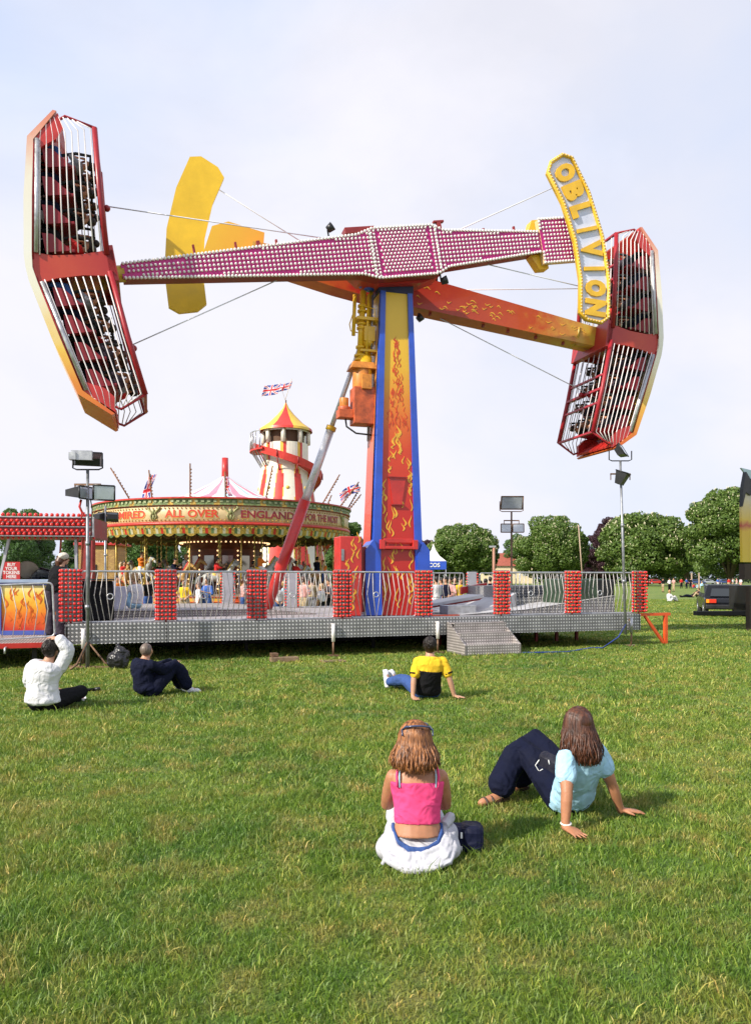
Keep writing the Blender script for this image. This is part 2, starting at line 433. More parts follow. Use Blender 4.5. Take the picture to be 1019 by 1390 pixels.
    if bottom:
        m_, ln, inf = bottom['m'], bottom.get('len', .97), bottom.get('inf', .014); fl_ = bottom.get('flare', 0.)
        bb = MB(); torso(bb, J, inf-.002, wt, -.2, bottom.get('hi', .1)) if bottom.get('waist', 1) else None
        for S in 'LR':
            h, k_, a = V(J['h'+S]), V(J['k'+S]), V(J['a'+S])
            if ln > .5:
                q = (ln-.5)*2; limb(bb, [h, k_, k_.lerp(a, q)], (LEG[0]+inf, LEG[1]+inf, LEG[1]+inf, LEG[3]+inf+.012+fl_), 14)
            else: limb(bb, [h, h.lerp(k_, ln*2)], (LEG[0]+inf, LEG[1]+inf+.01), 14)
        for fn in bottom.get('extra', ()): fn(bb)
        o = bb.build(bottom.get('name', 'trousers'), m_, root); remesh(o, vox, 2, bottom.get('disp', .012), .13)
    if shoes:
        for S in 'LR':
            sb = MB(); a, t = V(J['a'+S]), V(J['t'+S]); d = (t-a); dn = d.normalized(); fl = V(J.get('n'+S, (0, 0, 1)))
            heel = a-dn*.05-fl*.045
            if shoes.get('sandal'):
                side = dn.cross(fl).normalized(); L_ = (t-heel)
                secs = [(heel-fl*.022-dn*.01, side, dn, .028, .02)]
                sol = [heel-fl*.03-dn*.03, heel-fl*.03+L_*.3, heel-fl*.034+L_*.65, t-fl*.05+dn*.05]
                for q in range(3): sb.beam(sol[q], sol[q+1], .075+.012*(q == 1), .022, 0, fl)
                for q in (.28, .62, .88):
                    c = heel.lerp(t, q); w_ = .040+.004*q
                    ar = [c+side*math.cos(x)*w_+fl*(math.sin(x)*w_*(1.0 if q > .3 else 1.35)-.02) for x in np.linspace(0, PI, 9)]
                    sb.tube(ar, .009, 6)
            else:
                sb.tube([heel, a-fl*.035+d*.25, a-fl*.035+d*.6, t-fl*.012, t+dn*.045-fl*.01], [.042, .050, .047, .042, .022], 10)
                sb.sph(heel, .042, 8, 6); sb.tube([a-fl*.02, a+fl*.02], [.046, .044], 10)
                sb.beam(heel-fl*.034-dn*.03, t+dn*.05-fl*.04, .078, .02, 0, fl)
            o = sb.build('sandal' if shoes.get('sandal') else 'shoe', shoes['m'], root)
            if not shoes.get('sandal'): remesh(o, max(.008, vox*.7), 1)
    if hair:
        hb = MB(); st = hair.get('style', 'short'); rnd = random.Random(len(label)*7)
        if st in ('short', 'shaved', 'long'):
            g = {'short': .010, 'shaved': .003, 'long': .004}[st]
            hb.sph(H(0, -.022, .030), (.076+g, .090+g, .088+g), 18, 12, Q=Q)
            if st == 'short':
                hb.sph(H(0, -.048, -.022), (.068+g*.5, .062+g, .070), 14, 9, Q=Q)
                for i in range(620 if vox <= .013 else 0):
                    a = rnd.uniform(0, 2*PI); e0 = rnd.uniform(.15, 1.75); pts = []
                    for k in range(4):
                        e = e0+k*.13; rr0 = 1.0+.02*k+rnd.uniform(0, .035)
                        d_ = V((math.sin(e)*math.cos(a), math.sin(e)*math.sin(a), math.cos(e)))
                        if d_.y > .35 and d_.z < .5: break
                        pts.append(H(d_.x*(.078+g)*rr0, -.024+d_.y*(.092+g)*rr0, .026+d_.z*(.090+g)*rr0))
                    if len(pts) > 2: hb.tube(pts, [.0045]*(len(pts)-1)+[.001], 4)
        if st == 'long':
            Ln = hair['len']; n_ = hair.get('n', 240)
            down = V((0, 0, -1))
            back = -(f-down*f.dot(down)).normalized(); side = r
            for i in range(n_):
                ph = (rnd.random()*2-1)*2.05            # round the back of the head, 0 = straight back
                dd = (back*math.cos(ph)+side*math.sin(ph)).normalized()
                rr0 = rnd.uniform(.93, 1.13); L0 = Ln*rnd.uniform(.74, 1.08)*(1-.10*abs(ph)/2)
                pts = []; wv = V((rnd.uniform(-1, 1), rnd.uniform(-1, 1), 0))*(2.5 if rnd.random() < .06 else .8)
                for j in range(13):
                    t = j/12; s_ = t*(L0+.14)
                    if s_ < .14:
                        a = s_/.14*PI/2; rad = .088*math.sin(a)*rr0; zz = .105*math.cos(a)*rr0+.01
                        p = H(0, -.02, .0)+dd*rad+V((0, 0, 1))*zz
                    else:
                        q = (s_-.14)/L0; rad = (.088+.035*q**.8*hair.get('flare', 1)-.02*max(0, q-.8))*rr0+.012*math.sin(i*1.7+q*5)*q
                        p = H(0, -.02, .0)+dd*rad*(1-.22*q)+V((0, 0, -1))*(s_-.14)+wv*(q*.02)+side*(hair.get('wave', .0)*math.sin(q*8+ph*3+i*.15)*q)+V((rnd.uniform(-1, 1), rnd.uniform(-1, 1), 0))*.002
                        p += back*.03*q
                    pts.append(p)
                hb.tube(pts, [.0042]*9+[.0042, .004, .003, .001], 4)
        if st == 'mid':
            hb.sph(H(0, -.02, .028), (.09, .104, .1), 16, 10, Q=Q); hb.tube([H(0, -.05, .02), H(0, -.075, -.08), H(0, -.07, -.19)], [.08, .085, .045], 12)
        o = hb.build('hair', hair['m'], root)
        if st == 'mid' or st == 'shaved' or (st == 'short' and vox > .013): remesh(o, max(.008, vox*.8), 1, .006 if st == 'short' else 0, .03)
    return root

def stand(h=1.0, face_=None, lean=0, arms=0):
    J = dict(pel=(0, 0, .95), che=(0, .0, 1.23), nec=(0, 0, 1.44), hed=(0, .015, 1.60),
             sL=(-.185, 0, 1.38), sR=(.185, 0, 1.38), eL=(-.24, -.03, 1.10), eR=(.24, -.03, 1.10), wL=(-.23, .06, .86), wR=(.23, .06, .86),
             hL=(-.09, 0, .90), hR=(.09, 0, .90), kL=(-.10, .03, .49), kR=(.10, .0, .49), aL=(-.11, 0, .085), aR=(.11, -.04, .085), tL=(-.13, .14, .03), tR=(.13, .10, .03), pL=(1, 0, 0), pR=(-1, 0, 0))
    if arms == 1: J.update(eL=(-.24, .05, 1.12), eR=(.24, .05, 1.12), wL=(-.10, .26, 1.18), wR=(.10, .26, 1.20))
    if arms == 2: J.update(eL=(-.30, .0, 1.14), wL=(-.14, .1, .98), eR=(.30, .0, 1.14), wR=(.14, .1, .98))
    if h != 1: J = {k: tuple(V(v)*h) if k[0] not in 'pfu' or k == 'pel' else v for k, v in J.items()}
    return J
def seat():
    return dict(pel=(0, 0, .10), che=(0, -.02, .38), nec=(0, 0, .60), hed=(0, .02, .76), sL=(-.18, 0, .53), sR=(.18, 0, .53), eL=(-.2, .12, .30), eR=(.2, .12, .30),
                wL=(-.15, .3, .42), wR=(.15, .3, .42), hL=(-.09, .0, .08), hR=(.09, .0, .08), kL=(-.11, .42, .12), kR=(.11, .42, .12), aL=(-.11, .48, -.28), aR=(.11, .48, -.28),
                tL=(-.11, .62, -.33), tR=(.11, .62, -.33))
def sitground():
    return dict(pel=(0, 0, .11), che=(0, -.05, .37), nec=(0, .0, .57), hed=(0, .05, .72), sL=(-.18, 0, .51), sR=(.18, 0, .51), eL=(-.23, .15, .32), eR=(.23, .15, .32),
                wL=(-.12, .35, .40), wR=(.12, .35, .40), hL=(-.09, .02, .10), hR=(.09, .02, .10), kL=(-.15, .36, .40), kR=(.15, .36, .40), aL=(-.11, .62, .08), aR=(.11, .62, .08),
                tL=(-.12, .76, .03), tR=(.12, .76, .03))
def lying():
    return dict(pel=(0, 0, .12), che=(-.22, .0, .24), nec=(-.40, .0, .36), hed=(-.46, .05, .50), sL=(-.36, .17, .32), sR=(-.36, -.17, .32), eL=(-.55, .2, .1), eR=(-.55, -.2, .06),
                wL=(-.60, .02, .05), wR=(-.60, -.02, .05), hL=(.05, .09, .10), hR=(.05, -.09, .10), kL=(.45, .1, .22), kR=(.47, -.1, .10), aL=(.85, .1, .06), aR=(.88, -.1, .07),
                tL=(.93, .1, .18), tR=(.96, -.1, .18))
CLO = {k: fabric(k+'_cloth', c) for k, c in dict(white=(.66, .66, .69), black=(.010, .010, .012), navy=(.006, .008, .024), red=(.55, .03, .03), blue=(.06, .14, .45), pale_blue=(.38, .62, .78),
       yellow=(.80, .50, .03), pink=(.80, .07, .22), denim=(.045, .09, .26), grey=(.22, .22, .25), tan=(.42, .32, .2), green=(.08, .22, .08), orange=(.75, .2, .03), rose=(.66, .34, .32), cap_white=(.62, .58, .5), charcoal=(.045, .035, .05), offwhite=(.50, .50, .54)).items()}
HDARK = hairmat('dark_hair', (.008, .005, .004), (.022, .013, .009)); HBROWN = hairmat('brown_hair', (.035, .012, .006), (.13, .045, .02))
HLIGHT = hairmat('light_brown_hair', (.07, .022, .008), (.42, .17, .055)); HGREY = hairmat('cropped_hair', (.10, .075, .06), (.2, .15, .12)); HBLOND = hairmat('blond_hair', (.25, .13, .05), (.55, .36, .16))
# ------------------------------------------------------------------ camera, sky, sun
cam = bpy.data.cameras.new('camera'); co = bpy.data.objects.new('camera', cam); COL.objects.link(co)
cam.sensor_fit = 'HORIZONTAL'; cam.sensor_width = 36; cam.lens = F/1019*36; cam.shift_y = (HY-695)/1019
cam.clip_end = 4000; cam.clip_start = .05
co.location = (0, 0, EYE); co.rotation_euler = (PI/2, 0, 0); sc.camera = co
SUN_AZ, SUN_EL = R(-127), R(35)      # from the view axis, clockwise positive; the sun stands left and a little behind
sd = V((math.sin(SUN_AZ)*math.cos(SUN_EL), math.cos(SUN_AZ)*math.cos(SUN_EL), math.sin(SUN_EL)))
sl = bpy.data.lights.new('sun', 'SUN'); sl.energy = 4.9; sl.angle = R(.6); sl.color = (1, .93, .80)
so = bpy.data.objects.new('sun', sl); COL.objects.link(so); so.rotation_euler = sd.to_track_quat('Z', 'Y').to_euler(); so.location = sd*60
w = bpy.data.worlds.new('World'); sc.world = w; w.use_nodes = True
nt = w.node_tree; N = nt.nodes; L = nt.links; bg = N['Background']
sky = N.new('ShaderNodeTexSky'); sky.sky_type = 'NISHITA'; sky.sun_disc = False; sky.sun_elevation = SUN_EL; sky.sun_rotation = SUN_AZ % (2*PI)
sky.air_density = 1.2; sky.dust_density = 2.; sky.ozone_density = 1.5
tc = N.new('ShaderNodeTexCoord'); mp = N.new('ShaderNodeMapping'); mp.inputs['Scale'].default_value = (1, 1, 1.7); mp.inputs['Location'].default_value = (.4, 0, .1)
L.new(tc.outputs['Generated'], mp.inputs[0])
n1 = N.new('ShaderNodeTexNoise'); n1.inputs['Scale'].default_value = 2.1; n1.inputs['Detail'].default_value = 8; n1.inputs['Roughness'].default_value = .55; n1.inputs['Distortion'].default_value = .3
L.new(mp.outputs[0], n1.inputs['Vector'])
# thin bright cloud veil over the blue, whiter towards the horizon
sx = N.new('ShaderNodeSeparateXYZ'); L.new(tc.outputs['Generated'], sx.inputs[0])
hz = N.new('ShaderNodeMapRange'); hz.inputs[1].default_value = 0.; hz.inputs[2].default_value = .65; hz.inputs[3].default_value = .98; hz.inputs[4].default_value = .88; L.new(sx.outputs['Z'], hz.inputs[0])
cm = N.new('ShaderNodeMapRange'); cm.inputs[1].default_value = .38; cm.inputs[2].default_value = .66; cm.inputs[3].default_value = -.05; cm.inputs[4].default_value = .15; L.new(n1.outputs['Fac'], cm.inputs[0])
ad = N.new('ShaderNodeMath'); ad.operation = 'ADD'; ad.use_clamp = True; L.new(hz.outputs[0], ad.inputs[0]); L.new(cm.outputs[0], ad.inputs[1])
mx = N.new('ShaderNodeMix'); mx.data_type = 'RGBA'; mx.inputs[7].default_value = (7.5, 7.6, 8.45, 1)
cc = N.new('ShaderNodeValToRGB'); n2 = N.new('ShaderNodeTexNoise'); n2.inputs['Scale'].default_value = 1.25; n2.inputs['Detail'].default_value = 7; n2.inputs['Roughness'].default_value = .5; L.new(mp.outputs[0], n2.inputs['Vector']); L.new(n2.outputs['Fac'], cc.inputs[0])
cc.color_ramp.elements[0].position = .40; cc.color_ramp.elements[0].color = (.64, .72, .92, 1); cc.color_ramp.elements[1].position = .60; cc.color_ramp.elements[1].color = (.815, .81, .885, 1)
cv = N.new('ShaderNodeVectorMath'); cv.operation = 'SCALE'; cv.inputs['Scale'].default_value = 8.75; L.new(cc.outputs[0], cv.inputs[0]); L.new(cv.outputs[0], mx.inputs[7])
L.new(ad.outputs[0], mx.inputs[0]); L.new(sky.outputs[0], mx.inputs[6]); L.new(mx.outputs[2], bg.inputs['Color']); bg.inputs['Strength'].default_value = .105
sc.view_settings.view_transform = 'Standard'; sc.view_settings.look = 'None'; sc.view_settings.exposure = .35; sc.view_settings.gamma = 1
sc.render.engine = 'CYCLES'

# ------------------------------------------------------------------ ground and grass
def grassmat(name, blades):
    m = bpy.data.materials.new(name); nt, N, L, b = nm(m)
    tc = N.new('ShaderNodeTexCoord')
    def noise(s, d=4, r=.6):
        n = N.new('ShaderNodeTexNoise'); n.inputs['Scale'].default_value = s; n.inputs['Detail'].default_value = d; n.inputs['Roughness'].default_value = r
        L.new(tc.outputs['Object'], n.inputs['Vector']); return n
    def ramp(src, *st):
        c = N.new('ShaderNodeValToRGB'); L.new(src, c.inputs[0]); e = c.color_ramp.elements
        e[0].position = st[0][0]; e[0].color = (*st[0][1], 1); e[1].position = st[-1][0]; e[1].color = (*st[-1][1], 1)
        for p, q in st[1:-1]:
            k = e.new(p); k.color = (*q, 1)
        return c
    big = noise(.45, 5, .6); mid = noise(2.6, 6, .7)
    g = ramp(big.outputs['Fac'], (.3, (.082, .185, .022)), (.5, (.160, .262, .028)), (.7, (.25, .31, .05)))
    st = ramp(mid.outputs['Fac'], (.47, (0, 0, 0)), (.64, (1, 1, 1)))
    mx = N.new('ShaderNodeMix'); mx.data_type = 'RGBA'; L.new(g.outputs[0], mx.inputs[6]); mx.inputs[7].default_value = (.50, .34, .12, 1)
    q = N.new('ShaderNodeMath'); q.operation = 'MULTIPLY'; q.inputs[1].default_value = .4; L.new(st.outputs[0], q.inputs[0]); L.new(q.outputs[0], mx.inputs[0])
    tf = noise(5.5, 4, .65); tr_ = ramp(tf.outputs['Fac'], (.36, (.70, .84, .74)), (.50, (1, 1, 1)), (.68, (1.12, 1.05, 1.0)))
    mm = N.new('ShaderNodeVectorMath'); mm.operation = 'MULTIPLY'; L.new(mx.outputs[2], mm.inputs[0]); L.new(tr_.outputs[0], mm.inputs[1])
    out = mm.outputs[0]
    if blades:
        at_ = N.new('ShaderNodeAttribute'); at_.attribute_name = 'tint'
        tr = ramp(at_.outputs['Fac'], (0, (.40, .50, .40)), (.5, (1, 1, 1)), (.86, (1.4, 1.3, 1.3)), (.93, (2.5, 1.75, 2.6)), (1., (3.1, 2.2, 4.0)))
        m2 = N.new('ShaderNodeVectorMath'); m2.operation = 'MULTIPLY'; L.new(out, m2.inputs[0]); L.new(tr.outputs[0], m2.inputs[1]); out = m2.outputs[0]
        L.new(out, b.inputs['Base Color']); b.inputs['Roughness'].default_value = .5
        t = N.new('ShaderNodeBsdfTranslucent'); L.new(out, t.inputs['Color']); ms = N.new('ShaderNodeMixShader'); ms.inputs[0].default_value = .35
        L.new(b.outputs[0], ms.inputs[1]); L.new(t.outputs[0], ms.inputs[2]); L.new(ms.outputs[0], N['Material Output'].inputs['Surface'])
    else:
        fi = noise(38, 6, .75)
        mr = N.new('ShaderNodeMapRange'); mr.inputs[1].default_value = .35; mr.inputs[2].default_value = .65; mr.inputs[3].default_value = .45; mr.inputs[4].default_value = 1.05; L.new(fi.outputs['Fac'], mr.inputs[0])
        s_ = N.new('ShaderNodeVectorMath'); s_.operation = 'SCALE'; L.new(out, s_.inputs[0]); L.new(mr.outputs[0], s_.inputs['Scale']); L.new(s_.outputs[0], b.inputs['Base Color'])
        b.inputs['Roughness'].default_value = .9
        bp = N.new('ShaderNodeBump'); bp.inputs['Strength'].default_value = .8; bp.inputs['Distance'].default_value = .05; L.new(fi.outputs['Fac'], bp.inputs['Height']); L.new(bp.outputs[0], b.inputs['Normal'])
    return m
GR = grassmat('lawn_soil', False); GB = grassmat('grass_blades', True)
g = MB(); g.add([(-1500, -30, 0), (1500, -30, 0), (1500, 2500, 0), (-1500, 2500, 0)], [(0, 1, 2, 3)])
tag(g.build('ground', GR), kind='structure')
g = MB(); g.add([(-400, 226, .004), (400, 226, .004), (400, 236, .004), (-400, 236, .004)], [(0, 1, 2, 3)])
tag(g.build('road', mat('asphalt', (.055, .055, .06), .85, var=.2)), kind='structure')

def blades():
    rng = np.random.default_rng(3); rho0 = 8200.; Z0 = 4.2; ch = []
    for z0, z1 in [(2.2, 4.2), (4.2, 6), (6, 9), (9, 14), (14, 22), (22, 36), (36, 60)]:
        zm = (z0+z1)/2; hw = .60*z1+1.2; rho = rho0*min(1, (Z0/zm)**1.85); n = int(rho*2*hw*(z1-z0))
        x = rng.uniform(-hw, hw, n); y = rng.uniform(z0, z1, n)
        k = max(1, zm/Z0)
        ch.append(np.stack([x, y, np.full(n, k)], 1))
    P = np.concatenate(ch); n = len(P); k = P[:, 2]
    # clumps: height and lean follow a coarse pattern
    cl = np.sin(P[:, 0]*5.1+np.sin(P[:, 1]*3.7)*2)*np.sin(P[:, 1]*4.3+np.sin(P[:, 0]*2.9)*2)
    cl2 = np.sin(P[:, 0]*1.3+1)*np.sin(P[:, 1]*.9+2)
    long_ = (rng.random(n) < .05)
    h = rng.uniform(.018, .042, n)*(1+.35*cl+.25*cl2)*np.minimum(k, 1.35)*np.where(long_, 1.8, 1)
    h *= 1+.25*np.clip((4.5-P[:, 1])/2, 0, 1)
    wd = rng.uniform(.0015, .0031, n)*k**.92
    az = rng.uniform(0, 2*PI, n); la = rng.uniform(0, 2*PI, n); ln = h*(rng.uniform(.15, 1.15, n)+np.where(long_, .3, 0))
    dx, dy = np.cos(az)*wd, np.sin(az)*wd; lx, ly = np.cos(la)*ln, np.sin(la)*ln
    V_ = np.zeros((n, 5, 3), np.float32)
    V_[:, 0, 0] = P[:, 0]-dx; V_[:, 0, 1] = P[:, 1]-dy; V_[:, 1, 0] = P[:, 0]+dx; V_[:, 1, 1] = P[:, 1]+dy
    mx_, my_ = P[:, 0]+lx*.4, P[:, 1]+ly*.4
    V_[:, 2, 0] = mx_+dx*.8; V_[:, 2, 1] = my_+dy*.8; V_[:, 2, 2] = h*.62; V_[:, 3, 0] = mx_-dx*.8; V_[:, 3, 1] = my_-dy*.8; V_[:, 3, 2] = h*.62
    V_[:, 4, 0] = P[:, 0]+lx; V_[:, 4, 1] = P[:, 1]+ly; V_[:, 4, 2] = h*(1-.25*rng.random(n))
    me = bpy.data.meshes.new('grass'); me.vertices.add(n*5); me.vertices.foreach_set('co', V_.ravel())
    b = (np.arange(n)*5)[:, None]; quad = b+np.array([[0, 1, 2, 3]]); tri = b+np.array([[3, 2, 4]])
    li = np.concatenate([quad.ravel(), tri.ravel()]).astype(np.int32)
    me.loops.add(len(li)); me.loops.foreach_set('vertex_index', li)
    ls = np.concatenate([np.arange(n)*4, n*4+np.arange(n)*3]).astype(np.int32)
    me.polygons.add(2*n); me.polygons.foreach_set('loop_start', ls)
    try: me.polygons.foreach_set('loop_total', np.concatenate([np.full(n, 4), np.full(n, 3)]).astype(np.int32))
    except Exception: pass
    a = me.attributes.new('tint', 'FLOAT', 'POINT'); t = np.clip(rng.normal(.5, .2, n), 0, .87); s_ = rng.random(n) < (.07+.10*np.clip(cl2, 0, 1)); t[s_] = rng.uniform(.88, 1, s_.sum())
    a.data.foreach_set('value', np.repeat(t, 5).astype(np.float32))
    me.materials.append(GB); me.update(calc_edges=True); me.validate()
    o = bpy.data.objects.new('grass', me); COL.objects.link(o)
    tag(o, 'short green grass with straw-coloured blades all over the lawn', 'grass', kind='stuff')
blades()

# ------------------------------------------------------------------ trees
def leafmat(name, c1, c2, c3):
    m = bpy.data.materials.new(name); nt, N, L, b = nm(m)
    tc = N.new('ShaderNodeTexCoord'); n = N.new('ShaderNodeTexNoise'); n.inputs['Scale'].default_value = .8; n.inputs['Detail'].default_value = 8; n.inputs['Roughness'].default_value = .8
    L.new(tc.outputs['Object'], n.inputs['Vector']); cr = N.new('ShaderNodeValToRGB'); L.new(n.outputs['Fac'], cr.inputs[0]); e = cr.color_ramp.elements
    e[0].position = .34; e[0].color = (*c1, 1); e[1].position = .66; e[1].color = (*c3, 1); k = e.new(.5); k.color = (*c2, 1)
    L.new(cr.outputs[0], b.inputs['Base Color']); b.inputs['Roughness'].default_value = .55
    t = N.new('ShaderNodeBsdfTranslucent'); L.new(cr.outputs[0], t.inputs['Color']); ms = N.new('ShaderNodeMixShader'); ms.inputs[0].default_value = .3
    L.new(b.outputs[0], ms.inputs[1]); L.new(t.outputs[0], ms.inputs[2]); L.new(ms.outputs[0], N['Material Output'].inputs['Surface'])
    return m
LG = leafmat('chestnut_leaves', (.05, .105, .018), (.11, .185, .03), (.20, .27, .06)); LD = leafmat('green_leaves', (.05, .11, .02), (.085, .17, .035), (.14, .24, .06))
LP = leafmat('copper_leaves', (.03, .012, .016), (.055, .02, .03), (.085, .035, .04)); LH = leafmat('hedge_leaves', (.012, .03, .008), (.02, .045, .012), (.04, .07, .02))
BLOS = mat('cream_blossom', (.60, .56, .36), .7, var=.2); BARK = mat('bark', (.09, .07, .05), .9, var=.3, bump=.5, bs=6)
def leafmesh(name, P, D, size, m, rng, parent, asp=1.):
    n = len(P); a = rng.normal(size=(n, 3)); a /= np.linalg.norm(a, axis=1)[:, None]; a = a*.8+D*.9; a /= np.linalg.norm(a, axis=1)[:, None]
    b = np.cross(a, rng.normal(size=(n, 3))); b /= np.linalg.norm(b, axis=1)[:, None]; c = np.cross(a, b)
    s_ = (size*rng.uniform(.6, 1.25, n))[:, None]; bend = a*s_*.18
    Q = np.stack([P-b*s_, P-c*s_*.6*asp+bend, P+b*s_, P+c*s_*.6*asp+bend], 1).astype(np.float32)
    me = bpy.data.meshes.new(name); me.vertices.add(n*4); me.vertices.foreach_set('co', Q.ravel()); me.loops.add(n*4); me.loops.foreach_set('vertex_index', np.arange(n*4, dtype=np.int32))
    me.polygons.add(n); me.polygons.foreach_set('loop_start', (np.arange(n)*4).astype(np.int32))
    try: me.polygons.foreach_set('loop_total', np.full(n, 4, np.int32))
    except Exception: pass
    me.materials.append(m); me.update(calc_edges=True); o = bpy.data.objects.new(name, me); COL.objects.link(o); o.parent = parent
    return o
def tree(label, px, top, width, d, kind, seed, group='trees round the green', zb=1.6, name=None):
    rng = np.random.default_rng(seed); p = at(px, HY, d); H_ = at(px, top, d).z; W_ = width/F*d
    t = thing(name or {'c': 'chestnut_tree', 'g': 'green_tree', 'p': 'copper_tree'}[kind], label, 'tree', (p.x, d, 0), 0, group)
    cz = (H_+zb)/2; hz_ = (H_-zb)/2; rx = W_/2
    mb = MB(); mb.tube([(0, 0, -.1), (.1, 0, zb*.7), (0, .1, cz)], [.045*H_*.9, .032*H_, .02*H_], 10)
    for i in range(7):
        a = rng.uniform(0, 2*PI); mb.tube([(0, 0, zb*.7+rng.uniform(0, 1.)), (math.cos(a)*rx*.35, math.sin(a)*rx*.35, cz*.9), (math.cos(a)*rx*.7, math.sin(a)*rx*.7, cz*rng.uniform(.8, 1.4))], [.016*H_, .011*H_, .003*H_], 6)
    mb.build('trunk', BARK, t)
    # lobes of foliage
    nl = 52; P = []; D = []
    for i in range(nl):
        if i < 5: c = np.array([rng.uniform(-.25, .25)*rx, rng.uniform(-.25, .25)*rx, cz+rng.uniform(-.3, .35)*hz_]); r = rx*.52
        else:
            u_ = rng.uniform(-.92, .97); a = rng.uniform(0, 2*PI); q = math.sqrt(max(0, 1-abs(u_)**(2.4 if u_ > 0 else 4.))); r = rx*rng.uniform(.15, .36)
            c = np.array([math.cos(a)*q*(rx-r), math.sin(a)*q*(rx-r), cz+u_*(hz_-r*.8)])
        n = int(1250*(r/rx/.3)**2*(1.0 if i >= 5 else .6)); v = rng.normal(size=(n, 3)); v /= np.linalg.norm(v, axis=1)[:, None]
        rr = r*(1-np.abs(rng.normal(0, .13, n)))*(1+.12*np.sin(v[:, 0]*7+i)*np.sin(v[:, 2]*6))
        P.append(c+v*rr[:, None]*np.array([1, 1, .82])); D.append(v)
    P = np.concatenate(P); D = np.concatenate(D); ok = P[:, 2] > zb*.75; P, D = P[ok], D[ok]
    leafmesh('crown', P, D, 0.0135*W_+.03, {'c': LG, 'g': LD, 'p': LP}[kind], rng, t)
    if kind == 'c':
        rad = np.linalg.norm((P-[0, 0, cz])/[rx, rx, hz_], axis=1); i = np.where((rad > .72) & (D[:, 2] > -.5))[0]; i = rng.choice(i, min(len(i), 520), replace=False)
        b = MB()
        for k in i:
            q = V(P[k]+D[k]*.1); b.tube([q, q+(V((0, 0, .16))+V(D[k])*.12)*(W_/11)], [.07*W_/11, .03*W_/11], 5)
        tag(b.build('blossom', BLOS, t), kind='stuff')
    return t
TR = [('broad chestnut tree in flower just right of the blue and orange tower', 628, 710, 98, 105, 'c'),
      ('rounded chestnut tree in flower behind the pale floodlight mast', 747, 698, 98, 100, 'c'),
      ('widest flowering chestnut tree, behind the mast at the right end of the deck', 876, 694, 128, 95, 'c'),
      ('tallest flowering chestnut tree, at the right edge of the green', 990, 660, 118, 85, 'c'),
      ('small copper tree showing just right of the tower', 580, 730, 40, 120, 'p'), ('tall copper tree between two flowering chestnuts', 832, 700, 46, 130, 'p'), ('low copper tree beside the tall copper one', 808, 722, 36, 128, 'p'),
      ('pale green tree between the tower chestnut and the mast chestnut', 705, 722, 46, 140, 'g'), ('green tree in the gap left of the tallest chestnut', 932, 713, 66, 120, 'g'), ('low green tree in the gap under the copper trees', 790, 728, 44, 135, 'g'),
      ('green tree rising over the ticket booth roof', 28, 688, 86, 70, 'g'), ('small green tree behind the left floodlight mast', 108, 706, 46, 85, 'g'), ('green tree just left of the tower behind the merry-go-round', 468, 702, 60, 85, 'g'),
      ('dark tree seen through the left of the merry-go-round', 195, 722, 100, 75, 'g'), ('dark tree seen through the middle of the merry-go-round', 300, 715, 110, 80, 'g'), ('green tree outside the left edge of the picture', -70, 690, 110, 75, 'g'),
      ('flowering chestnut outside the right edge of the picture', 1100, 650, 130, 80, 'c')]
for i, (lb, px, tp, wd, d, k) in enumerate(TR):
    if px > 570: d *= 1.75
    tree(lb, px, tp, wd*(1.04 if k != 'p' else 1.25), d, k, 40+i, zb=.9 if k == 'c' else .6)
rng = np.random.default_rng(5); n = 60000; P = np.stack([rng.uniform(-190, 220, n), rng.uniform(258, 264, n), rng.uniform(0, 1, n)**.8*7.5], 1); P[:, 2] *= 1+.22*np.sin(P[:, 0]*.7)+.15*np.sin(P[:, 0]*2.1)
h = leafmesh('hedge', P, np.tile([[0, -1., .2]], (n, 1)), .45, LH, rng, None); tag(h, 'long dark hedge beyond the road under the trees', 'hedge', kind='stuff')
# house beyond the trees
q = at(687, HY, 245); t = thing('brick_house', 'distant house with a red tiled roof between two chestnut trees', 'house', (q.x, 245, 0)); t.scale = (1.25, 1.25, 1.25)
b = MB(); b.box((0, 0, 2.2), (12, 7, 4.4)); b.build('wall', CREAM, t)
b = MB(); b.prism([(-4, 0), (4, 0), (0, 3.3)], (-6.3, 0, 4.4), (0, 1, 0), (0, 0, 1), (1, 0, 0), 12.6); b.build('roof', mat('red_roof_tiles', (.33, .09, .06), .8, var=.2), t)
b = MB(); b.box((2, 0, 7.7), (.8, .8, 1.6)); b.build('chimney', mat('brick', (.3, .12, .08), .8), t)
for x in (-4, 0, 4): MB().box((x, -3.52, 2.6), (1.2, .1, 1.3)).build('window', LAMPGLASS, t)
# ------------------------------------------------------------------ people on the grass near the camera
def rel(J, dx=0): return J
# woman in the pink top
J = dict(pel=(0, 0, .12), che=(0, .03, .36), nec=(0, .05, .545), hed=(-.012, .07, .685), sL=(-.150, .05, .495), sR=(.150, .05, .495), eL=(-.185, .16, .27), eR=(.185, .15, .27),
         wL=(-.12, .37, .24), wR=(.11, .38, .24), hL=(-.09, .02, .10), hR=(.09, .02, .10), kL=(-.10, .44, .12), kR=(.12, .44, .14), aL=(-.10, .75, .09), aR=(.12, .76, .09), tL=(-.11, .9, .03), tR=(.13, .91, .03),
         fL=(.7, .6, -.1), fR=(-.7, .6, -.1), pL=(0, 0, -1), pR=(0, 0, -1))
def hips(tb):
    for c, r_ in (((0, .03, .075), (.19, .17, .075)), ((-.13, .02, .07), (.12, .13, .085)), ((.135, .03, .07), (.125, .14, .09)), ((-.06, -.05, .045), (.14, .11, .06)), ((.07, -.05, .045), (.13, .11, .06)), ((.19, .10, .12), (.06, .1, .07))):
        tb.sph(c, r_, 18, 10)
